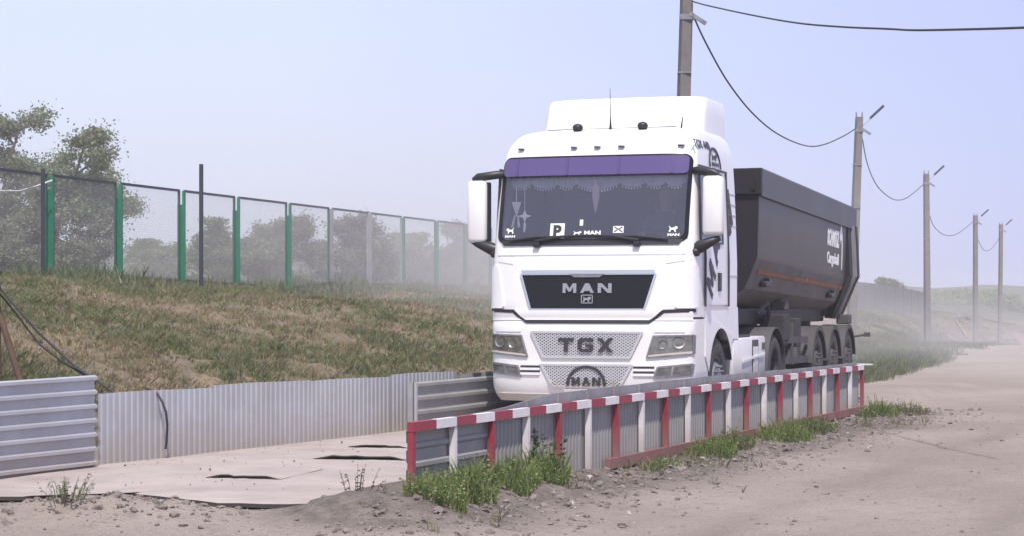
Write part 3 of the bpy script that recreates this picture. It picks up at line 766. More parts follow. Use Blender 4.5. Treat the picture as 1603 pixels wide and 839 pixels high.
# roof markers, horns, antennas
for x in (-0.93, -0.265, 0.02, 0.31, 1.00):
    mb = MB(); c = FP(x, 3.225, 0.015)
    mb.box(c, (0.085, 0.05, 0.035), bev=0.014); mk = mb.build('marker_lamp', 'silver', truck, smooth=40)
    m2 = MB(); m2.box(c + Vector((0, -0.012, -0.008)), (0.07, 0.045, 0.014), bev=.004); m2.build('marker_lens', 'ink', mk)
for x in (-0.35, 0.45):
    mb = MB(); mb.tube([(x, .80, 3.46), (x, .80, 3.50), (x, .80, 3.53), (x, .80, 3.545)], [.055, .065, .05, .012], 12); mb.build('roof_horn', 'black', truck, smooth=50)
mb = MB(); mb.tube([(0.05, .82, 3.47), (0.05, .82, 3.50), (0.05, .82, 3.62), (0.05, .80, 3.95)], [.022, .016, .006, .003], 6); mb.build('antenna', 'black', truck)
mb = MB(); mb.tube([(0.88, .95, 3.47), (0.90, .93, 3.60)], [.014, .006], 6); mb.build('antenna', 'black', truck)
# roof spoiler
mb = MB(); rings = []
for q, z in ((0, 3.40), (.15, 3.52), (.5, 3.72), (.8, 3.86), (.92, 3.905), (1.0, 3.92)):
    hw = 1.02 - 0.02 * q - (0.02 if q > .85 else 0) - (0.06 if q == 1 else 0); yf = 1.30 + 0.22 * q + (0.02 if q > .85 else 0) + (0.09 if q == 1 else 0); r = []
    rear = 2.62
    for yy in (rear, (rear + yf + .3) / 2): r.append(Vector((-hw, yy, z)))
    for s in [-1, -.99, -.96, -.92, -.86, -.75, -.5, -.25, 0, .25, .5, .75, .86, .92, .96, .99, 1]:
        sx = abs(s) if abs(s) < 1 else .9999; r.append(Vector((s * hw, yf + .30 * (1 - (1 - sx ** 3.2) ** (1 / 3.2)), z)))
    for yy in ((rear + yf + .3) / 2, rear): r.append(Vector((hw, yy, z)))
    rings.append(r)
loft(mb, rings); spo = mb.build('roof_spoiler', 'white', truck, smooth=35)
mb = MB(); mb.bar((-.80, 1.03, 3.497), (.80, 1.03, 3.497), .02, .008); mb.build('spoiler_seam', 'fender', spo)
mb = MB(); mb.bar((-.42, 1.405, 3.62), (.42, 1.405, 3.62), .02, .01); mb.build('spoiler_line', 'silver', spo)

# cab side: doors, windows, fender with wheel arch (both sides)
for s in (-1, 1):
    def side_slab(mb, poly, off, th, mi=0):
        mb.prism(poly, lambda u, v, ww: SP(s, u, v, off - ww), th, mi)
    mb = MB(); side_slab(mb, [(.66, 1.40), (1.80, 1.40), (1.80, 2.12), (1.80, 2.90), (1.74, 2.97), (.62, 2.97), (.50, 2.9), (.47, 2.13), (.64, 2.02)], 0.016, 0.03)
    door = mb.build('door', 'white', cab)
    mb = MB(); side_slab(mb, [(.44, 2.15), (1.46, 2.15), (1.52, 2.2), (1.52, 2.86), (1.46, 2.91), (.58, 2.91), (.51, 2.86)], 0.024, 0.012); mb.build('side_window', 'side_glass', door)
    mb = MB(); side_slab(mb, [(.48, 2.17), (1.44, 2.17), (1.5, 2.22), (1.5, 2.84), (1.44, 2.89), (.6, 2.89), (.53, 2.84)], 0.020, 0.01); mb.build('window_shade', 'interior', door)
    mb = MB()
    for a, b, wd in (((.64, 1.38), (.64, 2.03), .028), ((1.82, 1.38), (1.82, 2.99), .035), ((.46, 2.99), (1.84, 2.99), .022), ((.44, 2.13), (.47, 2.96), .03), ((1.53, 2.13), (1.53, 2.95), .028), ((.44, 2.12), (1.54, 2.12), .02), ((.5, 2.93), (1.53, 2.93), .03)):
        d = (Vector(b) - Vector(a)).normalized(); nn = Vector((-d.y, d.x)) * wd / 2; A, B = Vector(a), Vector(b); k = 6
        mb.slab(lambda u, v, kk: SP(s, *(A.lerp(B, u) + nn * (2 * v - 1)), .03 - (.02 if kk else 0)), k, 1, None)
    mb.build('door_seal', 'ink', door)
    mb = MB(); side_slab(mb, [(1.28, 1.56), (1.40, 1.56), (1.40, 1.78), (1.28, 1.78)], .034, .03); mb.build('door_handle', 'black', door)
    mb = MB()
    for a, b in (((1.93, 2.78), (2.12, 2.36)), ((1.86, 2.55), (2.02, 2.25))):
        d = (Vector(b) - Vector(a)).normalized(); nn = Vector((-d.y, d.x)) * .05
        A, B = Vector(a), Vector(b); mb.slab(lambda u, v, kk: SP(s, *(A.lerp(B, u) + nn * (2 * v - 1)), .012 - (.01 if kk else 0)), 4, 1, None)
    mb.build('side_vent', 'fender', cab)
    for zz in (1.75, 2.35, 2.48, 2.61, 2.74):
        mb = MB(); mb.slab(lambda u, v, kk: SP(s, 1.9 + .45 * u, zz + .012 * v, .008 - (.007 if kk else 0)), 3, 1, None); mb.build('side_rib', 'silver', cab)
    # letters running up the door
    if s > 0:
        mb = MB(); A = Vector((.83, 1.50)); ux = Vector((.62, .78)) ; L = 1.15
        def dfn(u, v, ww):
            q = Vector((.82, 1.46)) + Vector((0.50, 0.93)) * u * 0.98 + Vector((-0.05, 0.38)) * 0 + Vector((0.16, .42)) * 0
            q = Vector((.98, 1.46)) + Vector((.66, 1.02)) * u + Vector((-.30, .16)) * v; return SP(s, q.x, q.y, .0165 + ww)
        block_word(mb, 'MAN', dfn, gap=.25, depth=.004, shear=.03); mb.build('door_lettering', 'ink', door)
        mb = MB(); put_text(mb, 'TGX 440', lambda u, v, ww: SP(1, .42 + .78 * u, 3.20 + .10 * v + .02 * u, .004 + ww), 0.01); mb.build('model_lettering', 'ink', cab)
        mb = MB(); cY, cZ = 1.36, 2.99; arcp = [(cY + .27 * math.cos(R(a)), cZ + .06 + .20 * math.sin(R(a))) for a in range(-10, 191, 10)]
        for a, b in zip(arcp[:-1], arcp[1:]):
            A, B = Vector(a), Vector(b); d = (B - A).normalized(); nn = Vector((-d.y, d.x)) * .014
            mb.slab(lambda u, v, kk: SP(1, *(A.lerp(B, u) + nn * (2 * v - 1)), .014 - (.012 if kk else 0)), 1, 1, None)
        put_text(mb, 'MAN', lambda u, v, ww: SP(1, cY - .15 + .34 * u, 3.035 + .05 * v, .006 + ww), 0.02)
        lion(mb, lambda u, v, ww: SP(1, cY - .13 + .26 * u, 3.10 + .09 * v, .006 + ww), .004)
        mb.build('arch_badge', 'ink', cab)
    arcpts = [(1.475 + .60 * math.cos(R(a)), .52 + .60 * math.sin(R(a))) for a in range(20, 171, 8)]
    poly = [(.70, 1.37), (.70, .80), (.865, .62)] + list(reversed(arcpts)) + [(2.10, .98), (2.42, .98), (2.42, 1.37)]
    mb = MB(); mb.prism(poly, lambda u, v, ww: Vector((s * (1.225 - ww + (.01 if v < 1.2 else 0)), u, v)), .10)
    mb.build('wheel_arch', 'white', truck)
    mb = MB(); prof = arcpts
    P = [Vector((s * (1.236), y, z)) for y, z in prof] + [Vector((s * .8, y, z)) for y, z in prof]; n = len(prof)
    mb.add(P, [(i, i + 1, n + i + 1, n + i) for i in range(n - 1)]); mb.build('arch_liner', 'black', truck)
    for zz in (.34, .60):
        mb = MB(); mb.box((s * 1.1, .80, zz), (.2, .22, .05)); mb.build('step', 'black', truck)
    # side skirt with step recess
    mb = MB(); mb.box((s * 1.10, 3.10, .65), (.26, 1.86, .68), bev=.03); sk = mb.build('side_skirt', 'dusty_white', truck, smooth=40)
    mb = MB(); mb.box((s * 1.1, 2.75, 1.0), (.22, .9, .05), bev=.015); mb.build('skirt_step', 'black', sk)
    mb = MB(); mb.box((s * 1.231, 3.40, .72), (.012, .36, .46), bev=.005); mb.build('skirt_recess', 'fender', sk)
    mb = MB(); mb.box((s * 1.237, 3.40, .68), (.012, .27, .36), bev=.005); mb.build('skirt_hatch', 'dusty_white', sk)
    mb = MB(); mb.bar((s * 1.25, 2.6, .70), (s * 1.25, 3.9, .76), .012, .03); mb.build('skirt_stripe', 'sticker', sk)
    mb = MB(); mb.box((s * 1.232, 3.9, .86), (.01, .16, .09)); mb.build('skirt_marker', 'fender', sk)
# mirrors
for s in (-1, 1):
    cx = s * (1.405 if s > 0 else 1.455)
    yb = 0.36
    mb = MB(); z0, z1 = (2.18, 2.86) if s > 0 else (2.12, 2.86)
    mb.box((cx, yb, (z0 + z1) / 2), (.235, .17, z1 - z0), bev=.05); mir = mb.build('mirror', 'white', truck, smooth=50)
    mb = MB(); mb.box((cx - s * .02, yb + .085, (z0 + z1) / 2), (.22, .03, z1 - z0 - .03), bev=.01); mb.build('mirror_back', 'black', mir)
    mb = MB(); mb.box((cx - s * .115, yb + .06, (z0 + z1) / 2), (.03, .12, z1 - z0 - .04), bev=.01); mb.build('mirror_edge', 'black', mir)
    mb = MB(); mb.tube([(s * 1.12, .50, 2.93), (s * 1.22, .40, 2.93), (cx, yb, 2.90), (cx + s * .06, yb, 2.87)], [.045, .05, .05, .03], 8); mb.build('mirror_arm', 'black', mir, smooth=50)
    mb = MB(); mb.tube([(s * 1.16, .34, 2.02), (s * 1.26, .30, 2.05), (cx, yb - .01, 2.12), (cx + s * .08, yb, 2.15)], [.06, .075, .05, .03], 8); mb.build('mirror_bracket', 'black', mir, smooth=50)
    # wide front lower hump of the bracket
    mb = MB(); mb.box((s * 1.19, .30, 1.99), (.15, .14, .10), bev=.04); mb.build('bracket_foot', 'black', mir, smooth=50)
# interior
mb = MB()
mb.box((0, 1.9, 2.4), (2.2, .04, 1.6)); mb.box((0, 1.15, 1.62), (2.1, 1.6, .04)); mb.box((-1.13, 1.35, 2.3), (.03, 1.1, 1.4)); mb.box((1.13, 1.35, 2.3), (.03, 1.1, 1.4)); mb.box((0, 1.45, 3.2), (1.9, .9, .03))
mb.build('cab_lining', 'interior', truck)
mb = MB(); mb.box((0, .62, 2.02), (2.1, .66, .16), bev=.05); mb.build('dashboard', 'interior', truck, smooth=40)
for x in (-.62, .62):
    mb = MB(); mb.box((x, 1.28, 1.9), (.5, .5, .16), bev=.06); mb.box((x, 1.55, 2.3), (.5, .16, .8), bev=.06); mb.box((x, 1.55, 2.78), (.28, .12, .2), bev=.05); mb.build('seat', 'interior', truck, smooth=40)
# steering wheel
mb = MB(); c = Vector((.62, .92, 2.08)); ax1 = Vector((1, 0, 0)); ax2 = Vector((0, .5, .86)); pts = [c + (ax1 * math.cos(R(a)) + ax2 * math.sin(R(a))) * .22 for a in range(0, 361, 15)]
mb.tube(pts, .016, 6, caps=False); mb.tube([c - ax1 * .22, c + ax1 * .22], .014, 6); mb.tube([c, c + Vector((0, -.25, -.12))], .03, 6); mb.build('steering_wheel', 'black', truck, smooth=60)
# curtain with scalloped fringe
mb = MB(); vv = MB()
scal = [(-1.06, -.78), (-.78, -.46), (-.46, -.23), (-.23, .30), (.30, .60), (.60, .84), (.84, 1.06)]
for k, (a, b) in enumerate(scal):
    dp = .05 if k != 3 else .075
    def hem(u): return 2.80 - dp * math.sin(math.pi * u) ** .7 + (.015 if k in (0,) else 0)
    nn_ = 12
    def cf(u, v, kk):
        x = a + (b - a) * u; zb = hem(u); z = zb + (3.06 - zb) * v; return Vector((x, FY(x, min(z, 3.1)) + .10 + .012 * math.sin(x * 60) + (.006 if kk else 0), z))
    mb.slab(cf, nn_, 3, None)
    for i in range(1, int((b - a) / .035)):
        u = i * .035 / (b - a); x = a + (b - a) * u; z = hem(u)
        vv.tube([(x, FY(x, z) + .095, z - .005), (x, FY(x, z) + .095, z - .026)], [.007, .010], 5)
cur = mb.build('curtain', 'curtain', truck)
vv.build('curtain_fringe', 'sticker', cur)
# stickers on the glass (marks on the pane)
def wsx(u, v, x0, x1, z0, z1, off): return FP(x0 + (x1 - x0) * u, z0 + (z1 - z0) * v, off)
mb = MB(); fpatch(mb, [(-.475, 2.155), (-.30, 2.155), (-.30, 2.33), (-.475, 2.33)], .013, nu=2, nv=2, thick=.004)
psg = mb.build('parking_sign', ['sticker'], truck)
mb = MB(); put_text(mb, 'P', lambda u, v, ww: wsx(u, v, -.435, -.335, 2.165, 2.31, .0135 + ww), .05, depth=.003); mb.build('sign_letter', 'ink', psg)
mb = MB(); put_text(mb, 'MAN', lambda u, v, ww: wsx(u, v, -.06, .14, 2.19, 2.24, .012 + ww), .05); lion(mb, lambda u, v, ww: wsx(u, v, -.19, -.09, 2.19, 2.24, .012 + ww), .003)
mb.build('windscreen_lettering', 'sticker', glass)
for x0, flip in ((-1.03, True), (.93, False)):
    mb = MB(); lion(mb, lambda u, v, ww: wsx(1 - u if flip else u, v, x0, x0 + .10, 2.215, 2.29, .012 + ww), .003)
    put_text(mb, 'MAN', lambda u, v, ww: wsx(u, v, x0 - .01, x0 + .12, 2.17, 2.20, .012 + ww), .04); mb.build('corner_sticker', 'sticker', glass)
mb = MB(); fpatch(mb, [(.285, 2.21), (.41, 2.21), (.41, 2.29), (.285, 2.29)], .013, nu=2, nv=2, thick=.003); ev = mb.build('envelope_sticker', 'sticker', glass)
mb = MB()
for a, b in (((.30, 2.28), (.348, 2.25)), ((.348, 2.25), (.396, 2.28)), ((.30, 2.222), (.335, 2.245)), ((.396, 2.222), (.36, 2.245))):
    A, B = Vector(a), Vector(b); d = (B - A).normalized(); nn = Vector((-d.y, d.x)) * .006
    mb.slab(lambda u, v, kk: FP(*A.lerp(B, u) + nn * (2 * v - 1), .016 - (.002 if kk else 0)), 1, 1, None)
mb.build('envelope_mark', 'ink', ev)
mb = MB(); fpatch(mb, [(-.12, 2.30), (-.08, 2.30), (-.08, 2.37), (-.12, 2.37)], .012, nu=1, nv=1, thick=.003); mb.build('small_sticker', 'sticker', glass)
# hanging ornaments: things of their own behind the glass
def hang(name, x, z, build, label, cat):
    p = TMAT @ Vector((x, FY(x, z) + .08, z)); o = thing(name, p, label, cat, -TA)
    build(o)
def dia(o):
    mb = MB(); mb.prism([(0, .075), (.02, .02), (.08, 0), (.02, -.02), (0, -.075), (-.02, -.02), (-.08, 0), (-.02, .02)], lambda u, v, ww: Vector((u, ww, v)), .012); mb.build('star', 'sticker', o)
    mb = MB(); mb.tube([(0, 0, .07), (0, .01, .36)], .003, 4); mb.build('string', 'sticker', o)
    mb = MB(); mb.tube([(0, 0, -.07), (0, 0, -.11), (-.005, 0, -.19)], [.006, .018, .012], 6); mb.build('tassel', 'sticker', o)
hang('hanging_ornament', -.84, 2.43, dia, 'white four pointed star ornament with tassel hanging behind the windscreen', 'ornament')
def pen(o):
    mb = MB(); mb.prism([(-.06, .08), (.06, .08), (0, -.10)], lambda u, v, ww: Vector((u, ww, v)), .006); mb.build('flag', 'curtain', o)
    mb = MB(); mb.tube([(0, 0, .08), (0, .0, .25)], .004, 4); mb.build('string', 'sticker', o)
    mb = MB(); mb.tube([(-.02, 0, -.08), (-.05, 0, -.22)], [.01, .02], 6); mb.tube([(.02, 0, -.08), (.03, 0, -.22)], [.01, .02], 6); mb.build('ribbon', 'curtain', o)
hang('hanging_pennant', -.955, 2.52, pen, 'grey triangular pennant with ribbons hanging behind the windscreen corner', 'pennant')
def feather(o):
    mb = MB(); mb.prism([(-.045, .16), (.045, .17), (.05, .03), (.02, -.12), (.0, -.16), (-.03, -.02)], lambda u, v, ww: Vector((u, ww + .03 * v, v)), .012); mb.build('cloth', M['mauve'], o)
    mb = MB(); mb.tube([(0, 0, .15), (0, .03, .24)], .004, 4); mb.build('string', 'sticker', o)
M['mauve'] = mat('mauve_cloth', (0.36, 0.30, 0.34), 0.9)
hang('hanging_cloth', .02, 2.61, feather, 'pale mauve cloth hanging under the curtain in the middle of the windscreen', 'cloth')
# driver behind the wheel
def driver():
    base = TMAT @ Vector((.60, 1.22, 1.98))
    root = thing('person', base, 'driver in dark shirt seated behind the windscreen holding the wheel', 'person', -TA)
    bm = bmesh.new(); sk = bm.verts.layers.skin.verify()
    J = {}
    def v(nm, co, r, par=None):
        q = bm.verts.new(co); q[sk].radius = (r, r); J[nm] = q
        if par: bm.edges.new((J[par], q))
    v('pel', (0, .12, .08), .15); v('chest', (0, .14, .36), .17, 'pel'); v('neck', (0, .10, .56), .06, 'chest'); v('head0', (0, .07, .66), .085, 'neck'); v('head', (0, .06, .76), .095, 'head0'); v('crown', (0, .075, .84), .07, 'head')
    v('nose', (0, -.03, .73), .016, 'head')
    for s, n_ in ((-1, 'l'), (1, 'r')):
        v('sh' + n_, (s * .2, .13, .47), .07, 'chest'); v('el' + n_, (s * .29, -.06, .25), .05, 'sh' + n_); v('wr' + n_, (s * .2, -.28, .22), .032, 'el' + n_); v('pa' + n_, (s * .18, -.33, .24), .036, 'wr' + n_)
        for k, dz in enumerate((.035, .012, -.012, -.03)): v('f%d%s' % (k, n_), (s * .15 , -.355, .25 + dz), .011, 'pa' + n_)
        v('th' + n_, (s * .14, -.32, .275), .011, 'pa' + n_)
        v('kn' + n_, (s * .16, -.30, .06), .075, 'pel'); v('an' + n_, (s * .16, -.46, -.26), .05, 'kn' + n_)
    J['pel'][sk].use_root = True
    me = bpy.data.meshes.new('body'); bm.to_mesh(me); bm.free()
    o = bpy.data.objects.new('body', me); COL.objects.link(o)
    md = o.modifiers.new('skin', 'SKIN'); md.use_smooth_shade = True; m2 = o.modifiers.new('sub', 'SUBSURF'); m2.levels = 1; m2.render_levels = 1
    bpy.context.view_layer.update(); dg = bpy.context.evaluated_depsgraph_get()
    me2 = bpy.data.meshes.new_from_object(o.evaluated_get(dg)); o.modifiers.clear(); o.data = me2
    me2.materials.clear(); me2.materials.append(M['skin']); me2.materials.append(M['shirt'])
    for p in me2.polygons:
        c = p.center; p.material_index = 1 if (c.z < .53 and not (c.y < -.2 and c.z > .17)) else 0
        p.use_smooth = True
    o.parent = root
    mb = MB(); mb.grid(lambda u, v_: Vector((.102 * math.cos(2 * math.pi * u) * math.sin(math.pi * .5 * v_ + .001), .085 + .112 * math.sin(2 * math.pi * u) * math.sin(math.pi * .5 * v_ + .001), .775 + .1 * math.cos(math.pi * .5 * v_))), 16, 6)
    mb.build('hair', 'hair', root, smooth=60)
driver()

# wheels
def wheel(parent, x, y, z, r, w_, s, off=None, rimr=.29, flat=False, rim_m='steel'):
    mb = MB(); h = w_ / 2; o = off or (0, 0, 0)
    prof = [(-h * .92, rimr), (-h, rimr + .03), (-h, r - .07), (-h * .9, r - .02), (-h * .75, r), (h * .75, r), (h * .9, r - .02), (h, r - .07), (h, rimr + .03), (h * .92, rimr)]
    mb.lathe_x((0, 0, 0), prof, 40)
    for k in range(60):      # tread blocks
        a = 2 * math.pi * k / 60
        for xx in (-h * .55, 0, h * .55):
            c = Vector((xx, (r + .003) * math.cos(a), (r + .003) * math.sin(a)))
            mb.box(c, (h * .42, .022, .03), Matrix.Rotation(a, 3, 'X'))
    t = mb.build('wheel', 'rubber', parent, smooth=40); t.location = (x - o[0], y - o[1], z - o[2])
    mb = MB(); f = s * h
    if flat: pr = [(f * .9, rimr + .005), (f * .8, rimr - .02), (f * .2, rimr - .04), (f * .1, .19), (f * .35, .13), (f * .55, .10), (f * .55, .001)]
    else: pr = [(f * .9, rimr + .005), (f * .85, rimr - .02), (f * .5, rimr - .04), (f * .95, .20), (f * 1.0, .15), (f * 1.1, .12), (f * 1.15, .001)]
    mb.lathe_x((0, 0, 0), pr, 28)
    for k in range(10):
        a = 2 * math.pi * k / 10; mb.tube([(pr[3][0] - s * .01, .168 * math.cos(a), .168 * math.sin(a)), (pr[3][0] + s * .05, .168 * math.cos(a), .168 * math.sin(a))], .014, 6)
    mb.build('rim', rim_m, t, smooth=40)
DAX = 4.72
for s in (-1, 1):
    wheel(truck, s * 1.04, 1.475, .50, .50, .31, s)
    wheel(truck, s * .97, DAX, .50, .50, .50, s, flat=True, rim_m='dusty_rim')
    mb = MB(); arcp = [(DAX + .61 * math.cos(R(a)), .50 + .60 * math.sin(R(a))) for a in range(-8, 189, 8)]
    mb.slab(lambda u, v, kk: Vector((s * (.72 + .52 * v), *[(1 - (.03 if kk else 0)) * (c - d) + d for c, d in zip(arcp[int(round(u * 24))], (DAX, .50))])), 24, 2, None)
    mb.build('mudguard', 'fender', truck, smooth=40)
mb = MB()
for x in (-.42, .42): mb.box((x, 3.2, .82), (.09, 5.6, .26))
for y in (.8, 2.3, 3.6, 5.4): mb.box((0, y, .82), (.8, .12, .2))
mb.tube([(-1.0, 1.475, .5), (1.0, 1.475, .5)], .07, 8); mb.tube([(-.9, DAX, .5), (.9, DAX, .5)], .09, 8)
mb.box((0, DAX, .5), (.42, .42, .4), bev=.1); mb.build('chassis_frame', 'chassis', truck)
mb = MB(); mb.tube([(-.3, 4.0, .32), (-.3, 3.9, .5)], .05, 8); mb.box((0, DAX - .1, 1.03), (.8, .9, .07), bev=.02); mb.build('fifth_wheel', 'chassis', truck)
mb = MB(); mb.box((.78, 2.75, 1.14), (.5, .5, .3), bev=.05); mb.build('battery_box', 'chassis', truck, smooth=40)
mb = MB(); mb.box((-.7, 2.72, 1.5), (.35, .3, .9), bev=.06); mb.build('air_cleaner', 'chassis', truck, smooth=40)
mb = MB(); mb.box((.5, 2.62, 1.42), (.7, .2, .25), bev=.03); mb.build('air_intake', 'chassis', truck, smooth=40)
mb = MB()
for x in (.1, .2, .3): mb.tube([(x, 2.45, 1.6), (x + .05, 2.8, 1.2), (x, 3.3, 1.15), (x, 3.7, 1.55)], .018, 6)
mb.build('air_hose', 'black', truck)

# ================================================================== TRAILER
TO = (0, 7.5, 0)
tp = TMAT @ Vector(TO)
trailer = thing('tipper_trailer', tp, 'dark grey half pipe tipper semi trailer coupled behind the white truck', 'trailer', -TA)
def pitch(p):      # the tub sits nose high on its frame
    y, z = p[1] - 3.6, p[2]; a = 0.026; return Vector((p[0], 3.6 + y, z - a * y))
L0, L1 = 3.62, 11.0
SEC = [(1.235, 2.86), (1.215, 2.03), (1.20, 1.98), (1.05, 1.62), (.80, 1.44), (.4, 1.36)]
def tub(mb, sec, y0, y1, mi=0, ny=8):
    full = [(x, z) for x, z in sec] + [(-x, z) for x, z in reversed(sec)]
    m_ = len(full)
    P = [pitch((x, y0 + (y1 - y0) * j / ny, z)) for j in range(ny + 1) for x, z in full]
    mb.add(P, [(j * m_ + i, j * m_ + i + 1, (j + 1) * m_ + i + 1, (j + 1) * m_ + i) for j in range(ny) for i in range(m_ - 1)], mi)
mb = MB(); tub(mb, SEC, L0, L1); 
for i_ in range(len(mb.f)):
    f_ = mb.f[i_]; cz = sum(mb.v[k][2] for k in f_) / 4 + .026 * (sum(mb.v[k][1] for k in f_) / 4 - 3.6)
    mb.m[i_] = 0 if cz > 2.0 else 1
tubo = mb.build('tub', ['body_grey', 'body_dust_bounce'], trailer, smooth=25, off=TO)
mb = MB(); tub(mb, [(x - .03, z + .02) for x, z in SEC], L0 + .02, L1 - .02); mb.build('tub_lining', 'body_dark', trailer, off=TO)
for s in (-1, 1):
    mb = MB(); mb.prism([(1.20, 2.84), (1.275, 2.80), (1.285, 3.14), (1.27, 3.165), (1.10, 3.165), (1.10, 3.12), (1.20, 3.10)], lambda u, v, ww: pitch((s * u, L0 - .02 + ww, v)), L1 - L0 + .05)
    mb.build('top_rim', 'body_grey', trailer, off=TO)
    mb = MB(); mb.prism([(1.150, 1.815), (1.172, 1.87), (1.14, 1.87), (1.12, 1.815)], lambda u, v, ww: pitch((s * u, L0 + .30 + ww, v)), L1 - L0 - .75)
    mb.build('side_stripe', 'orange', tubo, off=TO)
    for y in (4.5, 9.45):
        mb = MB(); mb.box(pitch((s * 1.13, y, 1.70)), (.10, .34, .08), bev=.02); mb.box(pitch((s * 1.15, y + .1, 1.75)), (.06, .12, .06)); mb.build('side_lug', 'black', tubo, off=TO)
    mb = MB(); mb.box(pitch((s * 1.17, 7.2, 1.86)), (.03, .06, .05)); mb.build('side_lamp', 'orange', tubo, off=TO)
# front wall
mb = MB(); fw = [(1.235, 2.86), (1.215, 2.03), (1.05, 1.62), (.80, 1.44), (-.80, 1.44), (-1.05, 1.62), (-1.215, 2.03), (-1.235, 2.86)]
mb.prism(fw, lambda u, v, ww: pitch((u, L0 - .03 + ww + .12 * (2.86 - v) * 0, v)), .05); mb.build('front_wall', 'body_dark', trailer, off=TO)
mb = MB(); mb.box(pitch((0, L0 - .03, 2.99)), (2.56, .10, .34), bev=.01); fr = mb.build('front_rim', 'body_dark', trailer, off=TO)
mb = MB(); mb.box(pitch((1.18, L0 - .09, 2.93)), (.05, .03, .10)); mb.box(pitch((0, L0 - .09, 2.0)), (.25, .08, 1.2)); mb.build('lift_cylinder', 'body_dark', trailer, off=TO)
# tailgate frame
for s in (-1, 1):
    OUT = [(1.29, 2.86), (1.31, 2.55), (1.33, 2.05), (1.27, 1.93), (1.03, 1.36)]
    def strip(wa, wb, depth, mm, nm, d0, lat):
        mb = MB()
        for (xa, za), (xb, zb) in zip(OUT[:-1], OUT[1:]):
            P = []
            for (x, z) in ((xa, za), (xb, zb)):
                for yy, xx in ((wa, x - lat), (wb, x - lat), (wb, x - lat - d0), (wa, x - lat - d0)): P.append(pitch((s * xx, yy, z)))
            mb.add(P, [(0, 1, 5, 4), (1, 2, 6, 5), (2, 3, 7, 6), (3, 0, 4, 7), (0, 3, 2, 1), (4, 5, 6, 7)])
        mb.build(nm, mm, trailer, off=TO)
    strip(10.35, 10.62, 0, 'body_dark', 'gate_rib', .12, .045)
    strip(10.62, 10.86, 0, 'gate_grey', 'gate_post', .14, .01)
    strip(10.86, 11.05, 0, 'body_dark', 'gate_edge', .16, 0.0)
mb = MB(); mb.prism([(1.25, 3.1), (1.25, 2.0), (1.0, 1.4), (-1.0, 1.4), (-1.25, 2.0), (-1.25, 3.1)], lambda u, v, ww: pitch((u, 11.02 + ww, v)), .06); mb.build('tailgate', 'body_grey', trailer, off=TO)
# writing on the tub side
mb = MB()
side = lambda y, z, ww: pitch((1.2355 - (2.86 - z) * .0241 + .003 + ww, y, z))
put_text(mb, 'SCHMITZ', lambda u, v, ww: side(8.62 + 1.02 * u, 2.43 + .27 * v, ww), .06)
put_text(mb, 'Cargobull', lambda u, v, ww: side(8.62 + 1.02 * u, 2.11 + .23 * v, ww), .04)
mb.build('side_lettering', 'sticker', tubo, off=TO)
mb = MB(); el = [(9.70, 2.72), (9.78, 2.86), (9.86, 2.84), (9.94, 2.66), (9.97, 2.40), (9.95, 2.16), (9.90, 2.16), (9.90, 2.42), (9.86, 2.60), (9.78, 2.62), (9.72, 2.55)]
mb.prism([(a, b - .04) for a, b in el], lambda u, v, ww: side(u, v, ww), .004); mb.build('side_emblem', 'sticker', tubo, off=TO)
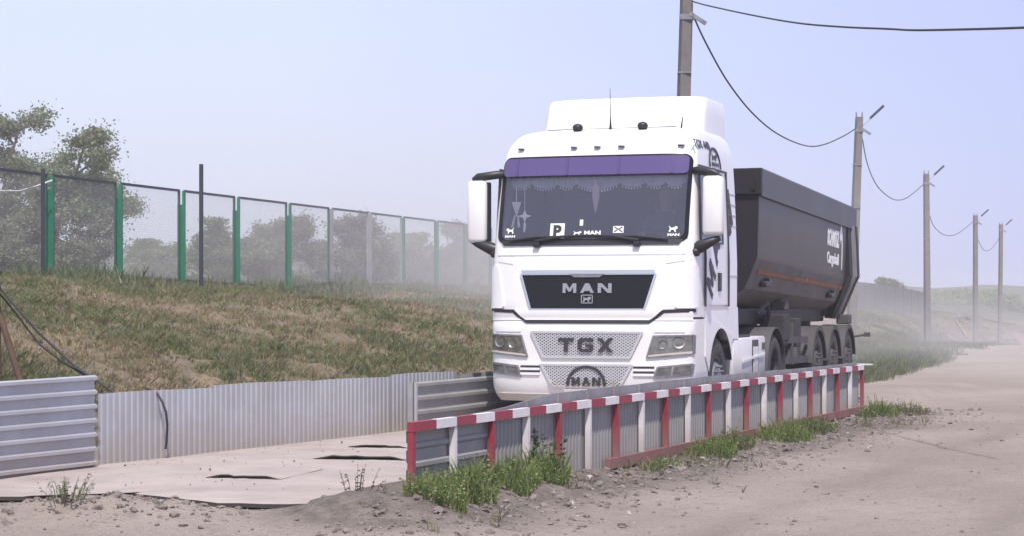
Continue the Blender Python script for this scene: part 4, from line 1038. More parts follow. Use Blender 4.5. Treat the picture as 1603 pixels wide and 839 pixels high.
# frame, axles, wheels, mudguards, legs
mb = MB()
for x in (-.45, .45): mb.bar((x, 3.9, 1.27), (x, 11.0, 1.14), .14, .20)
for y in (4.3, 5.6, 6.8, 8.4, 9.8, 10.8): mb.box((0, y, 1.2), (.9, .12, .16))
mb.box((0, 10.95, .95), (2.3, .12, .12)); mb.box((0, 10.9, 1.1), (.1, .1, .4))
mb.build('trailer_frame', 'chassis', trailer, off=TO)
mb = MB(); mb.box((0, 7.2, 1.24), (1.7, 6.4, .22), bev=.02); mb.build('underbody_filler', 'body_dark', trailer, off=TO)  # dark box added to close the sky-lit gap between frame and tub
mb = MB(); mb.box((0, 6.3, .82), (1.5, 1.9, .55), bev=.05); mb.build('underbody_block', 'body_dark', trailer, off=TO)  # dark box added to fill and darken the open space under the trailer
for s in (-1, 1):
    mb = MB(); mb.box((s * .80, 6.15, .85), (.16, .16, .95), bev=.01); mb.box((s * .80, 6.15, .36), (.28, .28, .04)); mb.build('landing_leg', 'fender', trailer, off=TO)
    for bc, bd in (((s * 1.05, 5.62, 1.08), (.30, .42, .38)), ((s * 1.0, 6.6, 1.0), (.34, .42, .42))):
        mb = MB(); mb.box(bc, bd, bev=.02); mb.build('equipment_box', 'chassis', trailer, off=TO)
    mb = MB(); mb.bar((s * 1.16, 5.3, .92), (s * 1.16, 7.35, .88), .03, .10); mb.bar((s * 1.16, 5.3, .62), (s * 1.16, 7.35, .60), .03, .10); mb.bar((s * 1.16, 6.15, .55), (s * 1.16, 6.15, 1.15), .04, .12); mb.build('side_guard', 'fender', trailer, off=TO)
    for ta_, tb_, tr_ in (((s * .75, 5.5, .72), (s * .75, 6.0, .72), .17), ((s * .72, 6.5, .66), (s * .72, 7.2, .66), .15)):
        mb = MB(); mb.tube([ta_, tb_], tr_, 14); mb.build('air_tank', 'chassis', trailer, smooth=50, off=TO)
    mb = MB(); mb.tube([(s * .9, 5.0, 1.28), (s * 1.0, 5.25, 1.42), (s * .98, 5.5, 1.2)], .03, 6); mb.build('pipe_elbow', 'fender', trailer, off=TO)
    mb = MB(); mb.tube([(s * .6, 6.9, 1.35), (s * .9, 6.9, 1.1)], .05, 6); mb.build('strut', 'fender', trailer, off=TO)
    mb = MB(); mb.box((s * .95, 6.35, 1.38), (.22, .3, .12), bev=.02); mb.build('valve', 'fender', trailer, off=TO)
    for y in (7.92, 9.26, 10.60):
        wheel(trailer, s * 1.02, y, .50, .50, .38, s, off=TO, rim_m='dusty_rim')
        mb = MB(); ap = [(y + .60 * math.cos(R(a)), .50 + .575 * math.sin(R(a))) for a in range(8, 181, 8)]; na = len(ap) - 1
        mb.slab(lambda u, v, kk: Vector((s * (.80 + .44 * v), *[(1 - (.03 if kk else 0)) * (c_ - d_) + d_ for c_, d_ in zip(ap[int(round(u * na))], (y, .5))])), na, 2, None)
        # outer lip skirt
        P = []
        for a_, b_ in ap: P.append(Vector((s * 1.24, a_, b_))); P.append(Vector((s * 1.24, y + (a_ - y) * .90, .5 + (b_ - .5) * .90)))
        mb.add(P, [(2 * i, 2 * i + 1, 2 * i + 3, 2 * i + 2) for i in range(na)])
        mb.build('mudguard', 'fender', trailer, smooth=40, off=TO)
for y in (7.92, 9.26, 10.60):
    mb = MB(); mb.tube([(-.95, y, .5), (.95, y, .5)], .075, 8); mb.build('axle_beam', 'chassis', trailer, off=TO)
mb = MB(); mb.box((1.12, 10.75, 1.16), (.22, .22, .16), bev=.02); mb.build('rear_box', 'fender', trailer, off=TO)
mb = MB(); mb.tube([(1.15, 11.0, .86), (1.40, 11.1, .90)], .02, 6); mb.box((1.44, 11.11, .905), (.10, .04, .07)); mb.build('rear_lamp_arm', 'fender', trailer, off=TO)

# ================================================================== NEAR BARRIER
RTOP = 0.755
bar_root = thing('safety_barrier', (BAR0.x, BAR0.y, 0.2), 'long grey sheet barrier with red and white striped rail and posts', 'barrier', 0)
def BP(t, s, z): q = BAR0 + BDIR * t + BN * s; return Vector((q.x - BAR0.x, q.y - BAR0.y, z - 0.2))
NP = 20; SPC = BLEN / NP
mb = MB()
for i in range(NP * 2):
    t0 = i * SPC / 2 + (.004 if i else -.03); t1 = (i + 1) * SPC / 2 - .0
    mb.bar(BP(t0, 0.0, RTOP - .036), BP(t1, 0.0, RTOP - .036), .055, .072, mi=i % 2)
mb.build('top_rail', ['red', 'rail_white'], bar_root)
for i in range(NP + 1):
    zb = -0.25
    mb = MB(); jit = random.uniform(-.012, .012); wd = random.uniform(.046, .058)
    mb.bar(BP(i * SPC + jit, -.004, zb), BP(i * SPC, -.004, RTOP - .073), wd, .05, up=BDIR)
    po = mb.build('post', 'rail_white' if i % 2 else 'red', bar_root)
mb = MB(); 
mb.bar(BP(4.3, .012, .115), BP(20.0 * SPC, .012, .105), .05, .10)
mb.build('bottom_rail', 'red', bar_root)
def ribbed(mb, P0, P1, z0f, z1f, pitch_, amp, nrm, horizontal=False, nz_=7, back=True, mi=0, dirt=None):
    """ribbed sheet from P0 to P1 (ground line), heights z0f..z1f; trapezoid profile"""
    L = (P1 - P0).length; d = (P1 - P0).normalized(); prof = []
    th = 0.002
    if not horizontal:
        n = int(L / pitch_); us = []
        for k in range(n):
            for q, h_ in ((0, 0), (.38, 0), (.5, 1), (.88, 1)): us.append(((k + q) * pitch_, h_ * amp))
        us.append((n * pitch_, 0)); 
        if n * pitch_ < L - .005: us.append((L, 0))
        V = []; Fs = []
        for u, h_ in us:
            p = P0 + d * u + nrm * h_; V.append(Vector((p.x, p.y, z0f(u)))); V.append(Vector((p.x, p.y, z1f(u))))
        for k in range(len(us) - 1): Fs.append((2 * k, 2 * k + 2, 2 * k + 3, 2 * k + 1))
    else:
        n = horizontal; V = []; Fs = []; cols = max(1, int(L / .5)); rows = []
        for k in range(n):
            for q, h_ in ((0, 0), (.58, 0), (.70, 1), (.90, 1)): rows.append(((k + q) / n, h_ * amp))
        rows.append((1, 0)); W = cols + 1
        for r_, h_ in rows:
            for c in range(W):
                u = L * c / cols; p = P0 + d * u + nrm * h_; V.append(Vector((p.x, p.y, z0f(u) + (z1f(u) - z0f(u)) * r_)))
        for r_ in range(len(rows) - 1):
            for c in range(cols): Fs.append((r_ * W + c, r_ * W + c + 1, (r_ + 1) * W + c + 1, (r_ + 1) * W + c))
    mb.add(V, Fs, mi)
# cladding sheets, set behind the posts
org = Vector((BAR0.x, BAR0.y, .2))
mb = MB(); P0 = BAR0 + BN * -.05; P1 = P0 + BDIR * (2 * SPC - .01)
ribbed(mb, P0 - org * 1 + Vector((0, 0, .2)), P1 - org + Vector((0, 0, .2)), lambda u: -.05, lambda u: RTOP - .21, 0, .022, BN, horizontal=4)
mb.build('ribbed_sheet', 'galv', bar_root)
edges_ = [2, 5, 8, 11, 14, 17, 20]
for a, b in zip(edges_[:-1], edges_[1:]):
    mb = MB(); q0 = BAR0 + BDIR * (a * SPC) + BN * -.055 - org + Vector((0, 0, .2)); q1 = BAR0 + BDIR * (b * SPC - .004) + BN * -.055 - org + Vector((0, 0, .2))
    ribbed(mb, q0, q1, lambda u: -.2 - .1, lambda u: RTOP - .21, .085, .010, BN)
    mb.build('ribbed_sheet', 'galv', bar_root)
q0 = BAR0 + BN * -.075 - org + Vector((0, 0, .2)); mb = MB()
bt = lambda u: RTOP - .2 + .085 - .05 * sstep(6, 15, u) - .095 * (1 - sstep(1.2, 3.2, u))
mb.prism([(.12 + u * (BLEN - .12) / 40, bt(u * BLEN / 40) + .006 * nz(u, 0, 3, .4, 2)) for u in range(41)] + [(BLEN, -.1), (.12, -.1)], lambda u, v, ww: q0 + BDIR * u - BN * ww + Vector((0, 0, v)), .012)
for t in range(1, 20): mb.bar(q0 + BDIR * (t * SPC * .98 + .2) + BN * .004 + Vector((0, 0, .3)), q0 + BDIR * (t * SPC * .98 + .2) + BN * .004 + Vector((0, 0, bt(t * SPC) - .01)), .03, .012, up=BDIR)
mb.build('back_sheet', 'plate', bar_root)
mb = MB(); mb.slab(lambda u, v, kk: BP(BLEN - 2.6 + 2.75 * u, -.095 - .16 * v * u, RTOP + .0 + .002 - (.012 if kk else 0)), 8, 2, None); mb.build('top_plate', 'plate', bar_root)
mb = MB(); mb.bar(BP(BLEN + .06, .14, RTOP + .005), BP(BLEN + .06, -.26, RTOP + .005), .10, .02); mb.build('end_cap', 'rail_white', bar_root)

# far barrier panel, on the other side of the slab
FB0 = Vector((-1.085, 22.0, 0)); org2 = FB0.copy()
fb = thing('ribbed_barrier', (FB0.x, FB0.y, .2), 'grey horizontally ribbed sheet barrier beside the truck bumper, behind the striped barrier', 'barrier')
mb = MB(); z2 = lambda z: z - .2
ribbed(mb, Vector((0, 0, 0)), BDIR * 9.0, lambda u: z2(.16), lambda u: z2(.78), 0, .03, BN, horizontal=4); mb.build('ribbed_sheet', 'galv', fb)
for t in (0, 3, 6, 9):
    mb = MB(); mb.bar(BDIR * t + Vector((0, 0, z2(.1))) - BN * .04, BDIR * t + Vector((0, 0, z2(.785))) - BN * .04, .06, .05, up=BDIR)
    mb.build('post', 'galv_dirty', fb)
mb = MB(); mb.bar(Vector((0, 0, z2(.15))) + BN * .02, Vector((0, 0, z2(.78))) + BN * .02, .03, .03, up=BDIR); mb.build('edge_flange', 'wall_galv', fb)

# ================================================================== LEFT WALL
WA = Vector((-3.72, 17.8, 0)); WD = Vector((0.451, 0.893, 0)).normalized(); WNn = Vector((WD.y, -WD.x, 0))
wall = thing('ribbed_wall', (WA.x, WA.y, .18), 'long low galvanised wall of vertically ribbed sheets along the foot of the bank', 'wall')
edges_ = [0, 1.75, 3.5, 5.2, 6.75]
for k, (a, b) in enumerate(zip(edges_[:-1], edges_[1:])):
    mb = MB(); dz = (0, .012, -.006, .008)[k]
    ribbed(mb, WD * a + WNn * (.004 * (k % 2)), WD * (b + .02) + WNn * (.004 * (k % 2)), lambda u: -.1, lambda u: .66 + dz + .006 * math.sin(u * 3), .088, .013, WNn)
    mb.build('ribbed_sheet', 'wall_galv', wall)
for t in (.9, 2.6, 4.3, 6.0):
    mb = MB(); mb.bar(WD * t - WNn * .05 + Vector((0, 0, -.1)), WD * t - WNn * .05 + Vector((0, 0, .6)), .05, .05, up=WD)
    mb.build('post', 'galv_dirty', wall)
# darker sheet after the wall's end
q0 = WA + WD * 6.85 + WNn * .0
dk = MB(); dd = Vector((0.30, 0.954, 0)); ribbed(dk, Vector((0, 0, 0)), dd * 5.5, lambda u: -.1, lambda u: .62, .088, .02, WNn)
o = dk.build('dark_wall', 'plate'); o.location = (q0.x, q0.y, .18); tag(o, 'darker grey ribbed wall end showing behind the ribbed barrier beside the truck', 'wall')
# near panel with horizontal ribs
PA = Vector((-3.70, 17.55, 0)); PD = Vector((-0.45, -0.893, 0)).normalized(); PNn = Vector((-PD.y, PD.x, 0))
pan = thing('ribbed_fence', (PA.x, PA.y, .18), 'taller galvanised panel with horizontal ribs at the near end of the wall', 'panel')
mb = MB(); ribbed(mb, Vector((0, 0, 0)), PD * 4.5, lambda u: -.04, lambda u: .84 - .01 * u, 0, .035, PNn, horizontal=7); mb.build('ribbed_sheet', 'wall_galv', pan)
for t in (.05, 1.6, 3.2, 4.45):
    mb = MB(); mb.bar(PD * t - PNn * .05 + Vector((0, 0, -.1)), PD * t - PNn * .05 + Vector((0, 0, .8)), .05, .05, up=PD)
    mb.build('post', 'galv_dirty', pan)
# hose draped over the wall
hp = [(240, 608, 18.7), (245, 614, 18.55), (254, 628, 18.5), (260, 645, 18.5), (262, 665, 18.52), (261, 690, 18.6), (259, 702, 18.6)]
pts = [at(a, b, c) for a, b, c in hp]; pts[0] = pts[0] + Vector((-.1, .15, 0))
mb = MB(); o0 = pts[-1].copy(); mb.tube([p - o0 for p in pts], .011, 6); o = mb.build('hose', 'cable', smooth=60); o.location = o0; tag(o, 'thin black hose hanging over the ribbed wall', 'hose')
# rusty leaning pipes and cables at the left edge
def free_tube(name, pts, r, m, label, cat, n=8, group=None):
    o0 = min(pts, key=lambda p: p.z).copy(); mb = MB(); mb.tube([p - o0 for p in pts], r, n); o = mb.build(name, m, smooth=60); o.location = o0; tag(o, label, cat, group); return o
gz = lambda x, y: ground_h(x, y)
b0 = at(68, 590, 18.6); b0.z = gz(b0.x, b0.y); free_tube('leaning_pipe', [b0, at(-60, 300, 19.8)], .032, 'rust', 'rusty brown pipe leaning up from behind the near panel', 'pipe')
p0 = at(1, 585, 19.2); p0.z = gz(p0.x, p0.y); free_tube('upright_pipe', [p0, at(-3, 440, 19.2)], .02, 'rust', 'thin dark upright pipe at the left edge beside the leaning pipe', 'pipe')
free_tube('guy_cable', [at(-40, 400, 19.4), at(12, 465, 19.2), at(60, 520, 19.0), at(120, 575, 18.8), at(150, 594, 18.7), at(178, 614, 18.7)], .012, 'cable', 'black cable slanting down the bank, upper of the two', 'cable', 6)
free_tube('guy_cable', [at(-40, 410, 19.4), at(25, 490, 19.2), at(60, 537, 19.05), at(95, 564, 18.9), at(125, 582, 18.8), at(150, 600, 18.72)], .010, 'cable', 'black cable slanting down the bank, lower of the two', 'cable', 6)

# ================================================================== MESH FENCE ON THE BANK
FV = Vector((0.309, 0.951, 0)).normalized()
post_px = [-36, 77, 185, 284, 370, 451, 517, 578, 630, 683, 728, 768]
fence = None
FX0, FY0 = (77 - 801.5) / F * 40.0, 40.0
def fence_pt(px):
    r = (px - 801.5) / F; t = (r * FY0 - FX0) / (FV.x - r * FV.y); return Vector((FX0 + FV.x * t, FY0 + FV.y * t, 0))
f0 = fence_pt(77); f0.z = ground_h(f0.x, f0.y)
fence = thing('mesh_fence', f0, 'tall wire mesh fence with green posts and dark framed panels on top of the bank', 'fence')
pos = [fence_pt(p) for p in post_px]
for p in pos: p.z = ground_h(p.x, p.y)
def ftop(p, px):
    yy = 275 + (352 - 275) * (px - 77) / (728 - 77); return H + (HOR - yy) * p.y / F
side_v = Vector((FV.y, -FV.x, 0))
for i, (p, px) in enumerate(zip(pos, post_px)):
    zt = ftop(p, px); wdt = .10 if i < 6 else .075
    mb = MB(); a = p - f0
    mb.bar(a + Vector((0, 0, -.3)), a + Vector((0, 0, zt - p.z - (.32 if i < 6 else .02))), wdt * 1.6 if i < 5 else wdt * 1.3, .09, up=FV)
    if i < 6: mb.bar(a + Vector((0, 0, zt - p.z - .32)) + FV * .10, a + Vector((0, 0, zt - p.z)) + FV * .10, .05, .05, up=FV)
    mb.build('post', 'green' if i not in (6, 7) else 'galv_dirty', fence)
for i in range(len(pos) - 1):
    A, B = pos[i], pos[i + 1]; za, zb = ftop(A, post_px[i]), ftop(B, post_px[i + 1])
    A2, B2 = A - f0 + FV * .14, B - f0 - FV * .12
    zb0 = lambda P, z: z - f0.z
    At, Bt = Vector((A2.x, A2.y, za - f0.z)), Vector((B2.x, B2.y, zb - f0.z)); Ab, Bb = Vector((A2.x, A2.y, A.z + .12 - f0.z)), Vector((B2.x, B2.y, B.z + .12 - f0.z))
    mb = MB()
    mb.bar(At, Bt, .05, .055); mb.build('top_bar', 'frame_dark', fence)
    mb = MB(); mb.bar(Ab, Bb, .05, .05); mb.build('bottom_bar', 'frame_dark', fence)
    for lo_, hi_ in ((Ab, At), (Bb, Bt)):
        mb = MB(); mb.bar(lo_, hi_, .05, .045, up=FV); mb.build('frame_upright', 'dark_green' if i not in (6, 7) else 'galv_dirty', fence)
    mb = MB(); nvv = 56; nhh = 40
    for k in range(1, nvv):
        mb.bar(Ab.lerp(Bb, k / nvv), At.lerp(Bt, k / nvv), .0026, .0026, up=FV)
    for k in range(1, nhh):
        mb.bar(Ab.lerp(At, k / nhh), Bb.lerp(Bt, k / nhh), .0026, .0026)
    mb.build('wire_mesh', 'wire', fence)
def pole(px, py0, Y, py1, w_, label):
    p = at(px, py1, Y); p.z = ground_h(p.x, p.y); top = at(px, py0, Y).z
    mb = MB(); mb.tube([Vector((0, 0, -.3)), Vector((0, 0, top - p.z)), Vector((0, 0, top - p.z + .005))], [w_, w_, w_ * .8], 10); o = mb.build('steel_post', 'frame_dark', smooth=50); o.location = p; tag(o, label, 'post', 'dark posts by the mesh fence')
pole(315, 258, 42.0, 437, .045, 'dark steel post rising above the mesh fence between two green posts')
pole(67, 265, 38.6, 440, .04, 'thin dark post beside the first green fence post')
# white cable along the fence's left end
free_tube('loose_cable', [at(0, 300, 39.3), at(30, 300, 39.4), at(55, 293, 39.5), at(82, 283, 39.6)], .018, 'rail_white', 'pale cable drooping across the left end of the mesh fence', 'cable', 6)

# ================================================================== UTILITY POLES
PTS = {}
def upole(px_t, py_t, px_b, Y, w0, w1, lamp, label):
    top = at(px_t, py_t, Y); bx = (px_b - 801.5) / F * Y; gz_ = ground_h(bx, Y); base = Vector((bx, Y, gz_))
    root = thing('utility_pole', base, label, 'utility pole', 0, 'concrete utility poles along the road')
    tv = top - base; mb = MB(); ang = R(12)
    P = []
    for q, w_ in ((Vector((0, 0, -.5)), w0), (tv, w1)):
        for sx, sy in ((-1, -1), (1, -1), (1, 1), (-1, 1)):
            P.append(q + Matrix.Rotation(ang, 3, 'Z') @ Vector((sx * w_ / 2, sy * w_ / 2, 0)))
    mb.add(P, [(0, 1, 2, 3), (7, 6, 5, 4), (0, 4, 5, 1), (1, 5, 6, 2), (2, 6, 7, 3), (3, 7, 4, 0)]); mb.build('shaft', 'concrete', root)
    mb = MB()
    for sx in (-1, 1):
        mb.tube([tv + Vector((sx * .085, 0, -.1)), tv + Vector((sx * .095, 0, .16))], [.03, .018], 6); mb.build('prong', 'steel', root); mb = MB()
    mb.box(tv + Vector((0, 0, -.42)), (w1 + .06, w1 + .06, .10)); mb.bar(tv + Vector((.05, -.1, -.36)), tv + Vector((.34, -.12, -.55)), .07, .07)
    mb.build('bracket', 'steel', root)
    for zf in (.62, .80):
        mb = MB(); mb.box(tv * zf, (w0 * .95 + .015, w0 * .95 + .015, .03)); mb.build('clamp_band', 'steel', root)
    if lamp:
        mb = MB(); mb.tube([tv + Vector((.10, 0, -.28)), tv + Vector((.36, -.05, -.02))], .022, 6); arm = mb.build('lamp_arm', 'silver', root)
        mb = MB(); d = Vector((.66, -.06, .62)).normalized(); mb.bar(tv + Vector((.34, -.05, -.04)), tv + Vector((.34, -.05, -.04)) + d * .56, .18, .08); mb.build('lamp_head', 'frame_dark', root)
    return base, top
POLES = [
 (1075, -8, 1056, 36.0, .235, .19, False, 'concrete utility pole rising directly behind the truck cab'),
 (1345, 184, 1330, 62.0, .27, .19, True, 'concrete lamp pole just beyond the tail of the tipper trailer'),
 (1450, 273, 1452, 86.0, .25, .20, True, 'concrete lamp pole second beyond the trailer, by the end of the far sheet fence'),
 (1527, 338, 1527, 118.0, .24, .22, True, 'concrete lamp pole beside the dark arched mound far down the road'),
 (1567, 352, 1565, 140.0, .25, .22, True, 'farthest and rightmost of the concrete lamp poles'),
]
ends = [upole(*p) for p in POLES]
def wire_px(pts, label, r):
    ps = [at(*p) for p in pts]
    # smooth through points (Catmull-Rom)
    out_ = []
    for i in range(len(ps) - 1):
        a, b, c, d = ps[max(0, i - 1)], ps[i], ps[i + 1], ps[min(len(ps) - 1, i + 2)]
        for k in range(6):
            t = k / 6; out_.append(.5 * ((2 * b) + (c - a) * t + (2 * a - 5 * b + 4 * c - d) * t * t + (3 * b - a - 3 * c + d) * t ** 3))
    out_.append(ps[-1]); mb = MB(); o0 = out_[0].copy(); mb.tube([p - o0 for p in out_], r, 6); o = mb.build('overhead_cable', 'cable', smooth=60); o.location = o0
    tag(o, label, 'cable', 'overhead cables between the poles')
wire_px([(1084, 3, 35.9), (1110, 10, 34.5), (1180, 25, 31.5), (1250, 37, 29), (1320, 43, 27), (1390, 46, 25.2), (1430, 48, 24.2), (1500, 47, 22.5), (1603, 44, 20.5), (1720, 38, 18.5)], 'black overhead cable running from the nearest pole to the right', .014)
wire_px([(1083, 20, 36), (1105, 68, 38), (1140, 130, 41), (1180, 180, 45), (1220, 212, 49.5), (1262, 229, 54), (1290, 227, 57), (1320, 214, 60), (1338, 203, 62)], 'black overhead cable sagging deeply between the cab pole and the trailer pole', .018)
wire_px([(1350, 218, 62), (1358, 258, 64), (1372, 290, 67), (1390, 308, 71), (1405, 314, 75), (1422, 309, 79), (1445, 290, 86)], 'overhead cable sagging from the trailer pole to the next lamp pole', .018)
wire_px([(1453, 330, 86), (1462, 355, 91), (1480, 369, 99), (1500, 366, 107), (1525, 346, 118)], 'overhead cable sagging between the second and third lamp poles', .018)
wire_px([(1529, 372, 118), (1540, 392, 125), (1552, 390, 132), (1565, 372, 140)], 'short far overhead cable between the last two lamp poles', .018)

# ================================================================== FAR SHEET FENCE, FAR OBJECTS
a_, b_ = at(1330, 478, 105), at(1446, 482, 150)
def ht(u): return 1.02 - .25 * u
ff = thing('sheet_fence', (a_.x, a_.y, a_.z - .3), 'weathered grey sheet fence on the far bank behind the trailer', 'fence')
for k in range(8):
    mb = MB(); p = a_.lerp(b_, k / 8) - a_; q = a_.lerp(b_, (k + 1) / 8) - a_
    za = at(0, 440 + 18 * (k / 8) ** 1.3, a_.lerp(b_, k / 8).y).z - a_.z + .3; zb = at(0, 440 + 18 * ((k + 1) / 8) ** 1.3, a_.lerp(b_, (k + 1) / 8).y).z - a_.z + .3
    L = (q - p).length
    ribbed(mb, Vector((p.x, p.y, 0)), Vector((q.x, q.y, 0)) , lambda u: -.6, lambda u: za + (zb - za) * u / L, .45, .08, Vector((.93, -.36, 0)))
    mb.build('ribbed_sheet', 'far_fence', ff)
    mb = MB(); mb.bar(Vector((q.x, q.y, -.6)) + Vector((.1, -.06, 0)), Vector((q.x, q.y, zb)) + Vector((.1, -.06, 0)), .12, .12, up=FV); mb.build('post', 'far_fence', ff)
# half-buried dark pipe mouth and fallen red beam
pm = at(1511, 492, 150); pm.z = ground_h(pm.x, pm.y) + .45
mb = MB(); n_ = 14
P = []
for yy, rr in ((0, 1), (1.6, 1)):
    for k in range(n_ + 1): a = math.pi * k / n_; P.append(Vector((math.cos(a) * .5, yy, math.sin(a) * .30 - .12)))
for yy in (0, 1.6):
    for k in range(n_ + 1): a = math.pi * k / n_; P.append(Vector((math.cos(a) * .42, yy, math.sin(a) * .22 - .12)))
W = n_ + 1
mb.add(P, [(i, i + 1, W + i + 1, W + i) for i in range(n_)] + [(2 * W + i, 3 * W + i, 3 * W + i + 1, 2 * W + i + 1) for i in range(n_)] + [(i, 2 * W + i, 2 * W + i + 1, i + 1) for i in range(n_)] + [(W + i, W + i + 1, 3 * W + i + 1, 3 * W + i) for i in range(n_)])
o = mb.build('pipe_arch', 'frame_dark', smooth=50); o.location = (pm.x, pm.y, pm.z + .0); tag(o, 'dark arched pipe piece lying on the far bank beside a lamp pole', 'pipe')
ra, rb = at(1496, 500, 141), at(1514, 512, 138)
ra.z = ground_h(ra.x, ra.y) + .42; rb.z = ground_h(rb.x, rb.y) + .14
mb = MB(); mb.bar(Vector((0, 0, 0)), rb - ra, .14, .16); o = mb.build('fallen_beam', 'red'); o.location = ra; tag(o, 'small reddish beam sloping down the far bank beside the dark pipe', 'beam')

# ================================================================== HILLS
def hill(name, pts, Y, dy, zb, seed):
    mb = MB(); n_ = 90
    def hfn(u, v, kk=None):
        pxv = pts[0][0] + (pts[-1][0] - pts[0][0]) * u
        hy = lerp_tab(pts, pxv); yy = Y + dy * v; x = (pxv - 801.5) / F * (Y + dy * .5); z = zb + (H + (HOR - hy) * (Y + dy * .5) / F - zb) * math.sin(math.pi * min(1, v * 1.0)) ** .8
        return Vector((x, yy, z + .5 * nz(x, yy, seed, .05, 3) * math.sin(math.pi * v)))
    mb.grid(hfn, n_, 10); o = mb.build(name, 'hill', smooth=60, kind='structure')
hill('far_hills', [(1100, 452), (1300, 450), (1390, 446), (1460, 450), (1540, 446), (1600, 447), (1700, 449), (1900, 452)], 420, 140, -3, 1)
hill('hills', [(-300, 452), (100, 450), (500, 448), (800, 450), (1100, 452)], 400, 140, -3, 2)
hill('near_rise', [(1440, 500), (1480, 478), (1520, 476), (1570, 486), (1620, 492), (1760, 495)], 190, 70, -3, 5)

# ================================================================== VEGETATION
def tuft(mb, p, n, h, sp, cols, wd=.012, lean=.5, rnd=random):
    for k in range(n):
        a = rnd.uniform(0, 6.283); r_ = rnd.uniform(0, sp); b = p + Vector((math.cos(a) * r_, math.sin(a) * r_, -.02)); hh = h * rnd.uniform(.5, 1.15)
        a2 = rnd.uniform(0, 6.283); ln = Vector((math.cos(a2), math.sin(a2), 0)) * hh * rnd.uniform(.1, lean); w_ = Vector((-math.sin(a2 + rnd.uniform(-1, 1)), math.cos(a2), 0)) * wd
        m_ = b + ln * .4 + Vector((0, 0, hh * .6)); t = b + ln + Vector((0, 0, hh))
        mb.add([b - w_, b + w_, m_ + w_ * .8, t, m_ - w_ * .8], [(0, 1, 2, 3, 4)], 0, rnd.choice(cols))
DRY = [(.40, .33, .22), (.34, .28, .18), (.44, .37, .25), (.28, .235, .15)]
GRN = [(.18, .215, .095), (.22, .25, .115), (.155, .185, .08), (.25, .265, .14)]
FRESH = [(.19, .27, .07), (.24, .33, .10), (.155, .22, .06), (.31, .37, .16), (.34, .34, .19)]
GREYG = [(.26, .28, .19), (.22, .255, .16), (.30, .305, .215)]
def bank_grass():
    rnd = random.Random(3); mb = MB()
    cnt = 0; tries = 0
    while cnt < 18500 and tries < 150000:
        tries += 1
        px = rnd.uniform(-40, 790); v = rnd.random() ** 1.1; Y = 17.5 + v * 52
        x = (px - 801.5) / F * Y; d = foot_dist(x, Y)
        if d < .35 or d > 17: continue
        z = ground_h(x, Y); g = nz(x, Y, 11, .35, 4); g2 = nz(x, Y, 12, 1.1, 3)
        if d < 11 and g2 + g * .7 < -.16 and rnd.random() < .8: continue
        top = d > 8.5
        green = g + (.42 if top else .08) + rnd.uniform(-.35, .35) > 0
        cols = (GRN if rnd.random() < .7 else GREYG) if green else DRY
        h = rnd.uniform(.045, .13) * (1.15 if top else 1) * (1 + .8 * max(0, g))
        tuft(mb, Vector((x, Y, z)), rnd.randint(8, 13), h, .10 + .1 * v, [c for c in cols] + [rnd.choice(DRY)], wd=.006 + .008 * v, lean=1.4, rnd=rnd); cnt += 1
    mb.t = [(a_ * 1.14, b_ * 1.13, c_ * 1.08) for a_, b_, c_ in mb.t]
    o = mb.build('bank_grass', 'grass', recalc=False, kind='stuff'); tag(o, 'patchy dry and green grass on the bank', 'grass')
bank_grass()
def verge_grass():
    rnd = random.Random(4); mb = MB(); cnt = 0; tries = 0
    while cnt < 7500 and tries < 120000:
        tries += 1; px = rnd.uniform(1325, 1603); Y = rnd.uniform(34, 175); x = (px - 801.5) / F * Y; d = foot_dist(x, Y)
        if d < -1.6 - .015 * Y + 1.6 * nz(x, Y, 9, .35, 3) or d > 9: continue
        if d < -.6 and nz(x, Y, 3, .4, 3) < -.05: continue
        z = ground_h(x, Y); tall = d < 1.2
        tuft(mb, Vector((x, Y, z)), rnd.randint(9, 14), rnd.uniform(.08, .26) * (1.0 if tall else .5), .35, GREYG + GRN if tall else GREYG[:2] + GRN, wd=.014, lean=1.3, rnd=rnd); cnt += 1
    tries = 0; cnt = 0
    while cnt < 1100 and tries < 30000:       # reeds just past the barrier's far end
        tries += 1; px = rnd.uniform(1336, 1480); Y = rnd.uniform(36, 60); x = (px - 801.5) / F * Y; d = foot_dist(x, Y)
        if d < -3.4 or d > 0: continue
        if px > 1345 + (Y - 36) * 7 + 40 * nz(x, Y, 2, .8, 3): continue
        tuft(mb, Vector((x, Y, ground_h(x, Y))), 11, rnd.uniform(.12, .38), .3, GREYG + GREYG + FRESH[:1], wd=.011, lean=1.1, rnd=rnd); cnt += 1
    o = mb.build('verge_grass', 'grass', recalc=False, kind='stuff'); tag(o, 'greyish green grass along the far road edge', 'grass')
verge_grass()
def mound_grass():
    rnd = random.Random(5); mb = MB()
    for k in range(520):
        t = rnd.uniform(-1.2, 17.0); s = abs(rnd.gauss(0, .45)) + .03; q = BAR0 + BDIR * t + BN * s
        if nz(q.x, q.y, 5, .9, 3) < .02: continue
        tuft(mb, Vector((q.x, q.y, ground_h(q.x, q.y))), rnd.randint(4, 8), rnd.uniform(.05, .16), .07, DRY[:3] + GRN + GREYG, wd=.005, lean=.9, rnd=rnd)
    o = mb.build('mound_grass', 'grass', recalc=False, kind='stuff'); tag(o, 'thin dry grass on the dirt ridge under the striped barrier', 'grass')
mound_grass()

